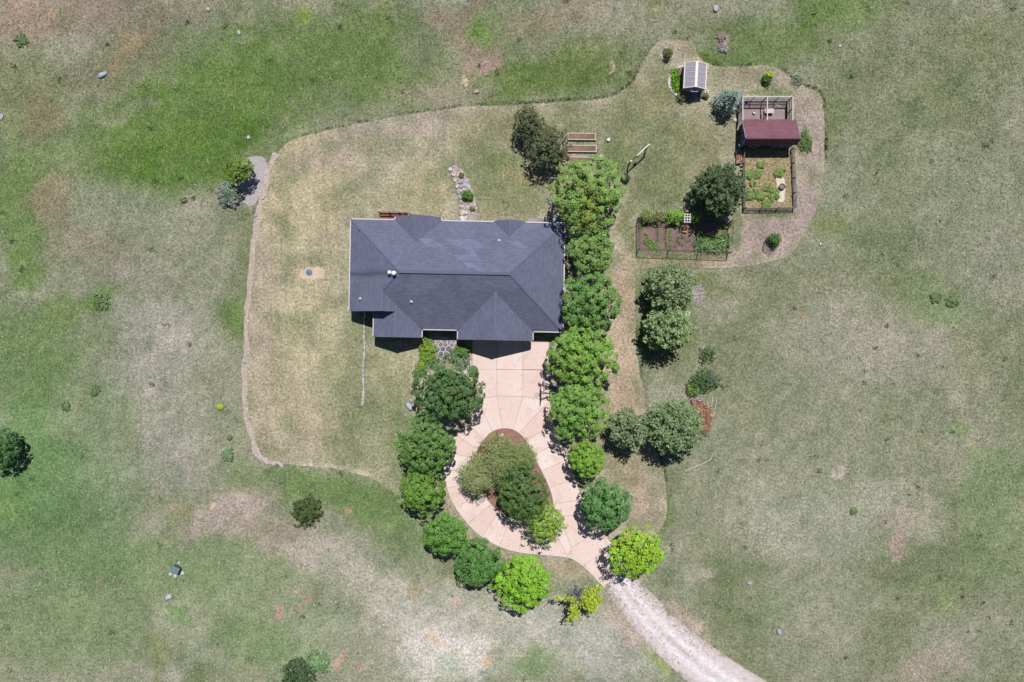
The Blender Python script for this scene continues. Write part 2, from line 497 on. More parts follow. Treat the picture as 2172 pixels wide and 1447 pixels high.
LP_ = [
    (640, 400, 110, 170, 10, (190, 176, 138), .8), (640, 700, 100, 220, 0, (184, 174, 138), .8), (650, 900, 120, 90, 0, (178, 166, 136), .8),
    (560, 700, 40, 300, 2, (176, 160, 138), .6), (700, 330, 120, 40, -15, (180, 162, 142), .8), (880, 260, 180, 26, -8, (190, 172, 156), .95), (680, 990, 100, 6, 3, (206, 190, 166), .9), (775, 1009, 46, 6, 22, (206, 190, 166), .9), (1000, 236, 90, 14, -4, (184, 168, 148), .8),
    (830, 300, 80, 40, 0, (126, 130, 92), .6), (1060, 280, 120, 60, 0, (132, 132, 94), .7), (1050, 380, 110, 80, 0, (118, 128, 82), .75), (1090, 430, 60, 40, 0, (150, 146, 104), .6),
    (1110, 380, 40, 30, 0, (158, 146, 106), .7), (900, 400, 70, 70, 0, (166, 158, 118), .6), (830, 420, 60, 30, 0, (150, 148, 108), .5),
    (740, 800, 60, 160, 5, (138, 142, 102), .7), (830, 800, 60, 100, 0, (148, 148, 108), .7), (800, 900, 80, 60, 0, (128, 138, 96), .7), (780, 970, 100, 40, 10, (132, 140, 98), .6),
    (600, 480, 50, 20, 50, (126, 130, 88), .6), (620, 580, 30, 12, 0, (150, 148, 108), .4), (700, 780, 50, 30, 0, (160, 156, 118), .6), (590, 770, 30, 60, 0, (150, 148, 116), .5),
    (1250, 260, 130, 50, 0, (128, 130, 92), .7), (1380, 300, 110, 110, 0, (122, 128, 88), .8), (1470, 320, 50, 70, -30, (136, 134, 96), .7), (1450, 280, 60, 30, 0, (130, 132, 92), .6),
    (1370, 220, 50, 50, -40, (150, 142, 106), .8), (1390, 160, 30, 40, 0, (144, 140, 104), .8), (1450, 105, 46, 20, 0, (164, 150, 126), .8), (1420, 200, 60, 40, 0, (122, 126, 86), .6),
    (1400, 400, 80, 70, 0, (108, 120, 76), .8), (1300, 330, 60, 40, 0, (114, 126, 76), .8), (1420, 380, 60, 30, -20, (138, 136, 98), .5), (1500, 360, 24, 40, 20, (158, 144, 110), .6),
    (1590, 165, 90, 24, 0, (156, 146, 120), .8), (1660, 190, 50, 30, 20, (160, 146, 128), .7), (1640, 195, 50, 10, 0, (112, 128, 78), .7),
    (1720, 300, 34, 130, 0, (166, 150, 136), .9), (1705, 300, 14, 30, 0, (112, 124, 76), .8), (1710, 440, 30, 60, 0, (168, 150, 140), .9), (1630, 500, 90, 50, 0, (172, 152, 142), .95), (1560, 550, 70, 20, 0, (172, 154, 140), .9),
    (1562, 480, 12, 50, 0, (118, 126, 88), .9), (1640, 450, 50, 10, 5, (104, 120, 72), .8), (1440, 556, 110, 12, 0, (164, 148, 122), .9), (1450, 540, 100, 10, 0, (122, 128, 88), .7),
    (1330, 480, 22, 90, 0, (118, 124, 82), .8), (1320, 620, 24, 110, 0, (182, 160, 134), .95), (1325, 760, 36, 110, 0, (188, 166, 140), .95), (1335, 840, 34, 60, 0, (192, 166, 144), .95),
    (1330, 990, 70, 70, 0, (174, 158, 130), .95), (1370, 1080, 50, 60, 0, (176, 158, 136), .95), (1290, 900, 40, 60, 0, (170, 152, 126), .9),
    (1210, 1205, 50, 24, 10, (176, 160, 132), .9), (1060, 1180, 120, 24, 20, (162, 150, 120), .8), (930, 1060, 40, 90, -20, (168, 154, 124), .8), (860, 960, 40, 120, 0, (128, 136, 94), .8),
    (900, 1080, 50, 40, 0, (158, 146, 118), .7), (780, 690, 40, 30, 0, (126, 136, 86), .6), (840, 700, 50, 40, 0, (130, 136, 90), .6), (660, 578, 32, 14, 0, (214, 186, 156), .95),
    (690, 580, 20, 20, 0, (118, 126, 88), .3), (765, 640, 14, 60, 0, (130, 140, 92), .5), (1075, 340, 60, 30, 0, (112, 126, 76), .6),
]


def blend_patches(x, y, base, P, s, warp):
    px = x * PPM + 1086.0; py = 723.5 - y * PPM
    wx = px + warp * (fbm(px / 60, py / 60, s, 4) - .5) * 2
    wy = py + warp * (fbm(px / 60 + 40, py / 60 + 11, s + 9, 4) - .5) * 2
    fx = px + 14 * (fbm(px / 11, py / 11, s + 3, 3) - .5) * 2
    fy = py + 14 * (fbm(px / 11 + 7, py / 11 + 3, s + 5, 3) - .5) * 2
    rag = .5 * (fbm(px / 16, py / 16, s + 40, 3) - .5)
    col = base
    for (cx, cy, rx, ry, an, c, w) in P:
        small = min(rx, ry) < 20
        ux, uy = ((px * .6 + fx * .4) - cx, (py * .6 + fy * .4) - cy) if small else (wx - cx, wy - cy)
        ca, sa = math.cos(rad(an)), math.sin(rad(an))
        a = (ux * ca + uy * sa) / rx; b = (-ux * sa + uy * ca) / ry
        d = np.sqrt(a * a + b * b) + rag
        t = np.clip((1.25 - d) / (.45 if small else .8), 0, 1)
        t = t * t * (3 - 2 * t) * w * (.72 if (cx > 1560 and not small and P is FP) else 1.0)
        col = col * (1 - t[:, None]) + lin(c)[None, :] * t[:, None]
    return col


def field_color(x, y):
    n = fbm(x / 9, y / 9, 21, 4); n2 = fbm(x / 3.1, y / 3.1, 31, 3)
    a = lin((118, 128, 96)); b = lin((146, 148, 128))
    t = np.clip((n - .3) / .4, 0, 1)[:, None]
    c = a * (1 - t) + b * t
    inside = (np.abs(x) < 75) & (np.abs(y) < 55)
    if inside.any():
        c[inside] = blend_patches(x[inside], y[inside], c[inside], FP, 3, 34)
    # streaky mid-scale mottling of the real turf
    m = fbm((x + y) / 2.2, (x - y) / 1.1, 51, 3)
    c = c * (1 + (n2 - .5)[:, None] * np.array([.55, .40, .55]) + (m - .5)[:, None] * np.array([.4, .3, .4]))
    return np.clip(c * np.array([1.25, 1.21, 1.22]), .01, .95) / LF


def lawn_color(x, y):
    n2 = fbm(x / 2.3, y / 2.3, 61, 4)
    base = np.tile(lin((174, 165, 138)), (len(x), 1))
    c = blend_patches(x, y, base, LP_, 5, 26)
    rr_ = np.hypot(x - 17.5, y - 20.5); arcs_ = np.where((x > 12) & (y > 8), np.sin(rr_ * 5.2 + 2 * fbm(x / 5, y / 5, 8, 2)), np.sin((x + .08 * y) * 5.6 + 2 * fbm(x / 6, y / 6, 9, 2)))
    c = c * (1 + .055 * arcs_ * np.clip(fbm(x / 7, y / 7, 14, 2) * 2 - .3, 0, 1))[:, None]
    g = np.clip((fbm(x / 2.4, y / 2.4, 71, 4) - .50) / .16, 0, 1)[:, None] * .46
    c = c * (1 - g) + lin((118, 126, 86)) * g
    c = c * (1 + (n2 - .5)[:, None] * np.array([.5, .45, .5]))
    return np.clip(c * np.array([1.02, 1.05, 1.14]), .01, .95) / LF


# ------------------------------------------------------------------ outlines (picture pixels at ground level)
LAWN_PX = [(545, 970), (530, 920), (517, 850), (518, 770), (524, 660), (532, 560), (546, 450), (560, 395), (572, 355), (585, 325), (612, 300), (660, 285), (745, 265), (850, 245), (960, 228), (1090, 222), (1180, 217), (1260, 212), (1305, 204), (1335, 185), (1355, 155), (1367, 125), (1388, 92), (1420, 82), (1474, 88), (1479, 118), (1500, 136), (1537, 144), (1580, 141), (1635, 138), (1660, 150), (1690, 178), (1733, 190), (1747, 212), (1750, 300), (1746, 390), (1735, 430), (1712, 488), (1692, 528), (1660, 550), (1600, 562), (1540, 571), (1470, 567), (1345, 566), (1349, 620), (1347, 700), (1354, 790), (1368, 830), (1372, 880), (1385, 935), (1404, 985), (1414, 1040), (1415, 1090), (1400, 1130), (1360, 1150), (1330, 1190), (1281, 1246), (1262, 1232), (1240, 1218), (1210, 1235), (1180, 1226), (1150, 1200), (1110, 1192), (1060, 1182), (1020, 1165), (990, 1145), (960, 1122), (935, 1100), (905, 1090), (860, 1070), (830, 1040), (800, 1020), (770, 1008), (740, 1000), (700, 992), (600, 985)]
lawn_poly = smooth_closed([W(*p) for p in LAWN_PX], 2)
# small irregularity of the mowing line
lawn_poly = [(x + .18 * (vnoise(x * 1.3, y * 1.3, 5) - .5), y + .18 * (vnoise(x * 1.3 + 9, y * 1.3, 6) - .5)) for x, y in lawn_poly]
lawn_poly = [(float(a), float(b)) for a, b in lawn_poly]
GRAVEL_BED = [W(*p) for p in smooth_closed([(515, 338), (540, 330), (560, 332), (568, 350), (563, 378), (553, 400), (546, 430), (530, 440), (516, 428), (500, 436), (476, 438), (460, 420), (470, 398), (500, 385)], 2)]
SANDY = [W(*p) for p in [(636, 570), (645, 573), (655, 567), (664, 570), (673, 565), (684, 569), (690, 576), (686, 585), (689, 592), (676, 590), (666, 594), (652, 591), (642, 592), (634, 584), (638, 577)]]

ROAD_L = [(1281, 1244), (1296, 1268), (1329, 1315), (1374, 1368), (1430, 1422), (1480, 1462), (1600, 1545), (1900, 1720), (2600, 2000)]
ROAD_R = [(1335, 1197), (1362, 1238), (1395, 1272), (1457, 1332), (1519, 1378), (1600, 1430), (1690, 1485), (1960, 1630), (2640, 1900)]
road_poly = [W(*p) for p in smooth_open(ROAD_L, 2)] + [W(*p) for p in smooth_open(ROAD_R, 2)][::-1]
DRIVE_OUT = [(1002, 722), (1163, 722), (1166, 848), (1174, 900), (1189, 937), (1204, 975), (1220, 1017), (1235, 1060), (1248, 1092), (1272, 1122), (1298, 1153), (1335, 1198), (1281, 1244), (1240, 1199), (1204, 1180), (1150, 1175), (1102, 1171), (1060, 1159), (1022, 1138), (993, 1110), (967, 1077), (949, 1035), (942, 997), (955, 960), (967, 923), (994, 900), (1016, 869), (1021, 846), (1003, 800)]
drive_poly = [W(*p) for p in DRIVE_OUT]

# ------------------------------------------------------------------ ground sheet to the horizon
ax = np.concatenate([-np.geomspace(3000, 75, 24)[:-1], np.arange(-75, 75.01, .3), np.geomspace(75, 3000, 24)[1:]])
ay = np.concatenate([-np.geomspace(3000, 55, 24)[:-1], np.arange(-55, 55.01, .3), np.geomspace(55, 3000, 24)[1:]])
gx, gy = np.meshgrid(ax, ay)
nx, ny = len(ax), len(ay)
gz = .05 * (fbm(gx.ravel() / 2.5, gy.ravel() / 2.5, 91, 3) - .5) - .03
d_out = np.maximum(np.abs(gx.ravel()) - 75, np.abs(gy.ravel()) - 55)
gz = np.where(d_out > 0, gz * 0 - .03, gz)
inl = inpoly(gx.ravel(), gy.ravel(), lawn_poly)
gz = np.where(inl | inpoly(gx.ravel(), gy.ravel(), GRAVEL_BED), -.06, gz - .02)
v = np.stack([gx.ravel(), gy.ravel(), gz], 1)
idx = np.arange(nx * ny).reshape(ny, nx)
f = np.stack([idx[:-1, :-1], idx[:-1, 1:], idx[1:, 1:], idx[1:, :-1]], -1).reshape(-1, 4)
me = rawmesh('ground', v, f, field_color(v[:, 0], v[:, 1]), smooth=True)
link('ground', me, GROUND, kind='structure')
sheet('lawn', lawn_poly, .004, LAWN, lawn_color, .35)
sheet('gravel_bed', GRAVEL_BED, -.005, plain('grey_pink_gravel', alb(196, 186, 190), .95, .35, 9, bump=.7, second=alb(172, 166, 160)), None, .5)
sheet('sandy_patch', SANDY, .012, plain('bare_sandy_soil', alb(230, 206, 184), .95, .2, 7, bump=.5, second=alb(206, 186, 158)), None, .5)


# ------------------------------------------------------------------ grass (nobody could count it)
def blades(name, x, y, z, col, hmin, hmax, wmin, wmax, nb, lean, mat=BLADE):
    n = len(x) * nb
    X = np.repeat(x, nb) + rng.normal(0, .07, n); Y = np.repeat(y, nb) + rng.normal(0, .07, n); Z = np.repeat(z, nb)
    C = np.repeat(col * rng.uniform(.7, 1.35, (len(col), 1)), nb, 0) * rng.uniform(.8, 1.25, (n, 1))
    an = rng.uniform(0, 2 * np.pi, n); h = rng.uniform(hmin, hmax, n); w = rng.uniform(wmin, wmax, n)
    la = rng.uniform(0, 2 * np.pi, n); ll = h * rng.uniform(.2, lean, n)
    dx, dy = np.cos(an) * w / 2, np.sin(an) * w / 2
    a = np.stack([X - dx, Y - dy, Z], 1); b = np.stack([X + dx, Y + dy, Z], 1)
    t = np.stack([X + np.cos(la) * ll, Y + np.sin(la) * ll, Z + h], 1)
    v = np.stack([a, b, t], 1).reshape(-1, 3)
    f = np.arange(n * 3).reshape(-1, 3)
    return link(name, rawmesh(name, v, f, np.repeat(np.clip(C, 0, .9), 3, 0)), mat, kind='stuff')


n = 270000
x = rng.uniform(-66, 66, n); y = rng.uniform(-45, 45, n)
k = ~inpoly(x, y, lawn_poly) & ~inpoly(x, y, road_poly) & ~inpoly(x, y, drive_poly) & ~inpoly(x, y, GRAVEL_BED)
x, y = x[k], y[k]
c = field_color(x + rng.normal(0, .7, len(x)), y + rng.normal(0, .7, len(x)))
fl = rng.random(len(x))
c = np.where((fl < .16)[:, None], c * .62 + np.array(alb(200, 194, 172)) * .38, c)
c = np.where((fl > .86)[:, None], c * np.array([.62, .72, .55]), c)
o = blades('meadow_grass', x, y, np.full(len(x), -.05), c * 1.62, .08, .18, .04, .11, 2, 1.3)
tag(o, 'rough unmown meadow grass, green and bleached, all round the mown lawn', 'grass')

n = 190000
x = rng.uniform(-33, 39, n); y = rng.uniform(-31, 37, n)
k = inpoly(x, y, lawn_poly) & ~inpoly(x, y, drive_poly) & ~inpoly(x, y, SANDY)
x, y = x[k], y[k]
c = lawn_color(x + rng.normal(0, .35, len(x)), y + rng.normal(0, .35, len(x)))
fl = rng.random(len(x))
c = np.where((fl < .22)[:, None], c * .55 + np.array(alb(226, 214, 186)) * .45, c)
c = np.where((fl > .84)[:, None], c * np.array([.6, .7, .55]), c)
o = blades('lawn_grass', x, y, np.full(len(x), .002), c * 1.38, .02, .08, .05, .12, 2, 2.0)
tag(o, 'short mown dry lawn grass round the grey-roofed house', 'grass')

# taller weeds and dead stalks standing out of the meadow
n = 620
x = rng.uniform(-64, 64, n); y = rng.uniform(-43, 43, n)
k = ~inpoly(x, y, lawn_poly) & ~inpoly(x, y, road_poly) & ~inpoly(x, y, drive_poly) & ~inpoly(x, y, GRAVEL_BED) & (fbm(x / 6, y / 6, 33, 3) + rng.uniform(-.25, .25, n) > .5)
x, y = x[k], y[k]
kind_ = rng.random(len(x))[:, None]
cw = np.where(kind_ < .45, np.array(alb(98, 116, 78)), np.where(kind_ < .75, np.array(alb(124, 142, 92)), np.array(alb(206, 196, 184))))
sc_ = rng.integers(6, 22, len(x))
xr_ = np.repeat(x, sc_) + rng.normal(0, .16, sc_.sum()); yr_ = np.repeat(y, sc_) + rng.normal(0, .16, sc_.sum())
o = blades('meadow_weeds', xr_, yr_, np.full(len(xr_), -.05), np.repeat(cw, sc_, 0) * 1.2, .12, .34, .05, .12, 2, .9)
tag(o, 'scattered taller weeds and pale dead stalks standing out of the meadow', 'weeds')

# tall unmown fringe where the meadow meets the mown lawn
ex, ey, ec = [], [], []
for i in range(len(lawn_poly)):
    a = np.array(lawn_poly[i]); b = np.array(lawn_poly[(i + 1) % len(lawn_poly)])
    m_ = max(1, int(np.linalg.norm(b - a) * 16))
    pxm = a[0] * PPM + 1086; pym = 723.5 - a[1] * PPM
    if 880 < pxm < 1420 and pym > 1060: continue
    north = pym < 330 and pxm > 640
    if not north and not (1330 < pxm < 1420 and 560 < pym < 1010): continue
    if pxm < 640: m_ = max(1, m_ // 2)
    m_ = int(m_ * np.clip(fbm(np.array([a[0] / 3]), np.array([a[1] / 3]), 12, 3)[0] * 3 - .75, 0, 1.2))
    if m_ < 1: continue
    t = rng.random(m_)[:, None]
    q = a + (b - a) * t
    nrm = np.array([b[1] - a[1], a[0] - b[0]]); nrm = nrm / (np.linalg.norm(nrm) + 1e-9)
    if inpoly(np.array([a[0] + nrm[0] * .3]), np.array([a[1] + nrm[1] * .3]), lawn_poly)[0]: nrm = -nrm
    q = q + nrm * rng.uniform(.02, .38, (m_, 1))
    ex.append(q[:, 0]); ey.append(q[:, 1])
ex = np.concatenate(ex); ey = np.concatenate(ey)
ec = field_color(ex, ey) * np.array([1.05, 1.1, 1.0])
o = blades('tall_fringe_grass', ex, ey, np.full(len(ex), -.03), ec, .12, .3, .05, .1, 4, .8)
tag(o, 'taller darker fringe of unmown grass along the lawn edge', 'grass')

# ------------------------------------------------------------------ leaf clouds
def norm(a):
    return a / (np.linalg.norm(a, axis=-1, keepdims=True) + 1e-9)


def leaves_mesh(name, c, n, u, L, Wd, col, bend=.0):
    """rhombic leaves: centres c, normals n, long axis u"""
    u = norm(u - n * np.sum(u * n, -1, keepdims=True))
    w = np.cross(n, u)
    L = L[:, None]; Wd = Wd[:, None]
    p0 = c - u * L / 2; p2 = c + u * L / 2 - n * (bend * L); p1 = c + w * Wd / 2; p3 = c - w * Wd / 2
    v = np.stack([p0, p1, p2, p3], 1).reshape(-1, 3)
    f = np.arange(len(c) * 4).reshape(-1, 4)
    return rawmesh(name, v, f, np.repeat(np.clip(col, .004, .8), 4, 0))


def limb_tree(rg, h, R, zc, r0, nl=7, spread=.8):
    m = MB()
    lean = rg.normal(0, .08, 2)
    top = zc * .9
    m.tube([(0, 0, -.05), (lean[0] * .4, lean[1] * .4, top * .4), (lean[0], lean[1], top)], [r0, r0 * .75, r0 * .3], 8)
    for i in range(nl):
        a = 2 * math.pi * (i + rg.uniform(-.3, .3)) / nl
        z0 = zc * rg.uniform(.28, .7)
        rr = R * spread * rg.uniform(.55, .8)
        z1 = zc + R * .3 * rg.uniform(-.8, .3)
        p = (math.cos(a) * rr, math.sin(a) * rr)
        m.tube([(lean[0] * z0 / top, lean[1] * z0 / top, z0), (p[0] * .5, p[1] * .5, (z0 + z1) / 2 + .15), (p[0], p[1], z1)], [r0 * .42, r0 * .28, r0 * .1], 6)
    return m


def maple_crown(seed, R, Rz, zc, col, cs=.5, leaf=.2, density=1.0, col2=None, col2f=None, gap=.0, sx=1.0, sy=1.0, loose=0.0):
    rg = np.random.default_rng(seed)
    ncl = int(20 * density * R * R / (cs * 2) ** 2 * .55) + 24
    i = np.arange(ncl) + .5
    zz = 1 - 1.55 * i / ncl
    ph = i * 2.399963 + rg.normal(0, .15, ncl)
    zz = np.clip(zz + rg.normal(0, .05, ncl), -.6, 1)
    d = np.stack([np.sqrt(1 - zz ** 2) * np.cos(ph), np.sqrt(1 - zz ** 2) * np.sin(ph), zz], 1)
    lob = norm(rg.normal(0, 1, (13, 3)) * np.array([1, 1, .7]))
    bump = np.max(np.clip((d @ lob.T - .72) / .28, 0, 1), 1)
    rad_ = .80 + .22 * bump + rg.normal(0, .085 + loose * .1, ncl) - .13 * (rg.random(ncl) < .2)
    scale = np.maximum(np.array([R * sx, R * sy, Rz]) - cs * .55, cs * .5)
    c = d * rad_[:, None] * scale
    keep = rg.random(ncl) > gap
    c, d = c[keep], d[keep]
    # inner second layer so that the crown is not hollow
    ni = int(len(c) * .75)
    c2 = c[rg.integers(0, len(c), ni)] * rg.uniform(.40, .66, (ni, 1)); d2 = norm(c2)
    cc = np.concatenate([c, c2]); dd = np.concatenate([d, d2])
    m = int(np.clip(44 * (cs / .5) ** 2 * (.2 / leaf) ** 1.2, 14, 70))
    nC = len(cc)
    size = rg.uniform(.6, 1.4, nC) * cs
    out = norm(dd * .7 + np.array([0, 0, .6]))
    q = norm(np.repeat(out, m, 0) * 1.05 + rg.normal(0, .56, (nC * m, 3)))
    pos = np.repeat(cc, m, 0) + q * (np.repeat(size, m) * rg.uniform(.82, 1.04 + loose, nC * m))[:, None] * np.array([1, 1, .95])
    nn = norm(q * .9 + np.array([0, 0, .65]) + rg.normal(0, .25, (nC * m, 3)))
    u = norm(q + rg.normal(0, .8, (nC * m, 3)))
    L = leaf * rg.uniform(.7, 1.3, nC * m); Wd = L * rg.uniform(.62, .9, nC * m)
    base = np.array(col)[None, :].repeat(nC, 0)
    if col2 is not None:
        t = col2f(cc[:, 0] / R, cc[:, 1] / R, cc[:, 2] / Rz)
        t = np.clip(t + rg.normal(0, .15, nC), 0, 1)[:, None]
        base = base * (1 - t) + np.array(col2) * t
    base = base * rg.uniform(.86, 1.16, (nC, 1)) * (1 + rg.normal(0, .05, (nC, 3)))
    colr = np.repeat(base, m, 0) * rg.uniform(.78, 1.25, (nC * m, 1))
    pos[:, 2] += zc
    pos[:, 2] = np.maximum(pos[:, 2], .05)
    return leaves_mesh('crown', pos, nn, u, L, Wd, colr, .08)


LEAFK = .80


def C_(r, g, b):
    v = lin((r, g, b)) / 1.42 * np.array([.93, .95, .86])
    return tuple(v)


def crown_center(px, py, zc):
    x, y = W(px, py, zc)
    return (x, y, 0)


def maple(px, py, rpx, color, label, seed, h=None, name='maple_tree', cat='tree', group=None, bark=BARK, hk=1.22, **kw):
    R = rpx / PPM
    h = (h or (R * 1.25 + 2.2)) * hk
    Rz = min(R * .85, h * .42)
    zc = h - Rz
    R = R * (H - zc) / H * 1.0
    t = thing(name, label, cat, crown_center(px, py, zc + Rz * .3), 0, group)
    rg = np.random.default_rng(seed)
    limb_tree(rg, h, R, zc, .05 + R * .035).build('trunk', bark, t, smooth=True)
    kw.setdefault('sx', rg.uniform(.93, 1.08)); kw.setdefault('sy', rg.uniform(.93, 1.08))
    me = maple_crown(seed, R, Rz, zc, color, **kw)
    link('crown', me, LEAF, t)
    return t


def conifer(px, py, rpx, h, color, label, seed, name='pine_tree', style='pine', group=None, sx=1.0):
    R = rpx / PPM * (H - h * .35) / H
    rg = np.random.default_rng(seed)
    t = thing(name, label, 'tree', crown_center(px, py, h * .4), 0, group)
    m = MB(); m.tube([(0, 0, -.05), (0, 0, h * .5), (0, 0, h * .97)], [.06 + h * .018, .04 + h * .01, .015], 8)
    P, D, T = [], [], []
    nw = int(h * (2.4 if style == 'spruce' else 1.45))
    for w in range(nw):
        tz = (w + .5) / nw
        z = .25 + tz * (h - .35)
        Lr = R * (1 - tz ** 1.3) ** .75 * (1.0 if tz > .1 else .85)
        if style == 'pine': Lr = R * math.sqrt(max(.02, 1 - ((tz - .25) / .75) ** 2 if tz > .25 else .8))
        nb = max(4, int(4 + Lr * 2.6))
        off = rg.uniform(0, 6.28)
        for b in range(nb):
            a = off + 2 * math.pi * (b + rg.uniform(-.25, .25)) / nb
            L = Lr * rg.uniform(.72, 1.1)
            ca, sa = math.cos(a), math.sin(a)
            droop = (-.18 if style == 'spruce' else .12) + .5 * tz
            z0 = z + rg.uniform(-.12, .12)
            if L > .5 and b % 2 == 0:
                m.tube([(0, 0, z0), (ca * L * .6, sa * L * .6, z0 + droop * L * .5), (ca * L * .95, sa * L * .95, z0 + droop * L * .9)], [.03, .02, .008], 4, False)
            ns = max(2, int(L / .30))
            for s_ in range(ns):
                q = (s_ + 1) / ns
                if q < .3 and tz < .8: continue
                r = L * q
                p = np.array([ca * r, sa * r, z0 + droop * r * (.6 + .4 * q)])
                wside = .38 * L * (1 - q) + .12
                for sg in ((-1, 0, 1) if q < .95 else (0,)):
                    pp = p + np.array([-sa, ca, 0]) * sg * wside * rg.uniform(.4, 1.05)
                    if sg: pp = pp + np.array([ca, sa, 0]) * wside * .5
                    P.append(pp + rg.normal(0, .04, 3)); D.append((ca - sa * sg * .6, sa + ca * sg * .6, .15 if style == 'spruce' else .55)); T.append(tz)
    P = np.array(P); D = norm(np.array(D)); T = np.array(T)
    k = 13 if style == 'pine' else 9
    nP = len(P)
    tv = rg.uniform(.7, 1.35, (nP, 1))
    dirs = norm(np.repeat(D, k, 0) + rg.normal(0, .55 if style == 'pine' else .42, (nP * k, 3)))
    L = rg.uniform(.2, .38, nP * k) * (1.0 if style == 'pine' else .9) * min(1.0, .55 + R * .2)
    pos = np.repeat(P, k, 0) + dirs * L[:, None] * .45
    nn = norm(np.cross(dirs, rg.normal(0, 1, (nP * k, 3))) + np.array([0, 0, .9]))
    Wd = L * rg.uniform(.26, .42, nP * k)
    col = np.repeat(np.array(color)[None, :] * tv, k, 0) * rg.uniform(.7, 1.35, (nP * k, 1))
    pos[:, 2] = np.maximum(pos[:, 2], .06)
    pos[:, 0] *= sx
    m.build('trunk', BARK, t)
    link('crown', leaves_mesh('crown', pos, nn, dirs, L, Wd, col, .05), LEAF, t)
    return t


def wispy(px, py, rpx, h, color, label, seed, name='birch_tree', leaf=(.22, .06), arcs=110, group=None, bark=BIRCH, cat='tree', bare=0.0, droop=.55, sector=None):
    """airy crown of arching twigs hung with narrow leaves"""
    R = rpx / PPM * (H - h * .6) / H
    rg = np.random.default_rng(seed)
    t = thing(name, label, cat, crown_center(px, py, h * .6), 0, group)
    m = MB(); m.tube([(0, 0, -.05), (.03, .02, h * .45), (.0, .0, h * .8)], [.05 + h * .014, .04 + h * .008, .02], 7)
    P, D = [], []
    for i in range(arcs):
        a = rg.uniform(0, 2 * math.pi)
        z0 = h * rg.uniform(.35, .8)
        L = R * rg.uniform(.42, 1.15) * (.5 if sector and not sector(a) else 1)
        up = rg.uniform(.05, .75) * (h - z0) * 1.3
        ca, sa = math.cos(a), math.sin(a)
        pts = []
        for q in np.linspace(0, 1, 9):
            pts.append((ca * L * q, sa * L * q, max(.2, z0 + up * math.sin(q * 2.2) - droop * L * q ** 2.4)))
        if i % 3 == 0 or (sector and not sector(a)):
            m.tube([pts[0], pts[3], pts[6], pts[8]], [.032, .024, .016, .008], 4, False)
        if rg.random() < bare: continue
        if sector and not sector(a): continue
        pts = np.array(pts)
        ns = int(10 + L * 7)
        for q in rg.uniform(.22, 1, ns):
            j = min(7, int(q * 8)); fr = q * 8 - j
            p = pts[j] * (1 - fr) + pts[j + 1] * fr
            dd = pts[j + 1] - pts[j]
            P.append(p + rg.normal(0, .13, 3)); D.append(dd / (np.linalg.norm(dd) + 1e-6))
    m.build('trunk', bark, t)
    P = np.array(P); D = np.array(D); k = 3
    n_ = len(P) * k
    dirs = norm(np.repeat(D, k, 0) + rg.normal(0, .5, (n_, 3)) + np.array([0, 0, -.2]))
    L = leaf[0] * rg.uniform(.7, 1.4, n_); Wd = leaf[1] * rg.uniform(.7, 1.4, n_)
    nn = norm(np.cross(dirs, rg.normal(0, 1, (n_, 3))) + np.array([0, 0, .8]))
    pos = np.repeat(P, k, 0) + rg.normal(0, .07, (n_, 3))
    pos[:, 2] = np.maximum(pos[:, 2], .06)
    col = np.repeat(np.array(color)[None, :] * rg.uniform(.75, 1.25, (len(P), 1)), k, 0) * rg.uniform(.7, 1.35, (n_, 1))
    link('crown', leaves_mesh('crown', pos, nn, dirs, L, Wd, col, .05), LEAF, t)
    return t


def shrub(px, py, rpx, h, color, label, seed, name='shrub', cat='shrub', leaf=.14, cs=.22, group=None, sx=1.0, sy=1.0, z0=0.0, density=1.0, narrow=None, gap=.05, stem=True):
    R = rpx / PPM
    rg = np.random.default_rng(seed)
    x, y = W(px, py, z0 + h * .5)
    t = thing(name, label, cat, (x, y, z0), 0, group)
    m = MB()
    for i in range(5):
        a = i * 1.26 + rg.uniform(-.3, .3)
        m.tube([(0, 0, -.02), (math.cos(a) * R * .3, math.sin(a) * R * .3, h * .4), (math.cos(a) * R * .6 * sx, math.sin(a) * R * .6 * sy, h * .7)], [.025, .018, .008], 5)
    m.build('stem', BARK, t)
    me = maple_crown(seed, R, h * .55, h * .48, color, cs=cs * .8, leaf=leaf * .9, density=density, gap=gap + .1, sx=sx * rg.uniform(.88, 1.12), sy=sy * rg.uniform(.88, 1.12), loose=.55)
    link('foliage', me, LEAF, t)
    return t


def rock_mesh(seed, sx, sy, sz, col, sub=2):
    bm = bmesh.new()
    bmesh.ops.create_icosphere(bm, subdivisions=sub, radius=1.0)
    rg = np.random.default_rng(seed)
    ph = rg.uniform(0, 6, 6)
    for q in bm.verts:
        x, y, z = q.co
        k = 1 + .24 * math.sin(2.3 * x + ph[0]) * math.cos(2.7 * y + ph[1]) + .16 * math.sin(3.9 * z + ph[2] + 2 * x) + rg.normal(0, .07)
        q.co = Vector((x * k * sx, y * k * sy, max(-.35, z * k) * sz))
    v = np.array([q.co for q in bm.verts]); f = np.array([[q.index for q in fc.verts] for fc in bm.faces]) if bm.verts.index_update() is None else None
    bm.free()
    c = np.array(col) * rg.uniform(.88, 1.1, (len(v), 1))
    return rawmesh('rock', v, f, c)


def rock(px, py, rpx, label, seed, col=(190, 184, 180), h=.6, parent=None, name='rock', el=1.0, an=0.0, z=0.0):
    r = rpx / PPM
    me = rock_mesh(seed, r * el, r / el, r * h, alb(*col))
    x, y = W(px, py, z)
    o = link(name, me, ROCKA, parent, (x, y, z + r * h * .25))
    o.rotation_euler = (0, 0, an)
    if label: tag(o, label, 'rock')
    return o


def adopt(o, root):
    """make a part built in world coordinates a child of an unrotated root"""
    loc = o.location.copy()
    o.parent = root
    o.location = loc - root.location
    return o


def kids(root, *objs):
    for o in objs: adopt(o, root)


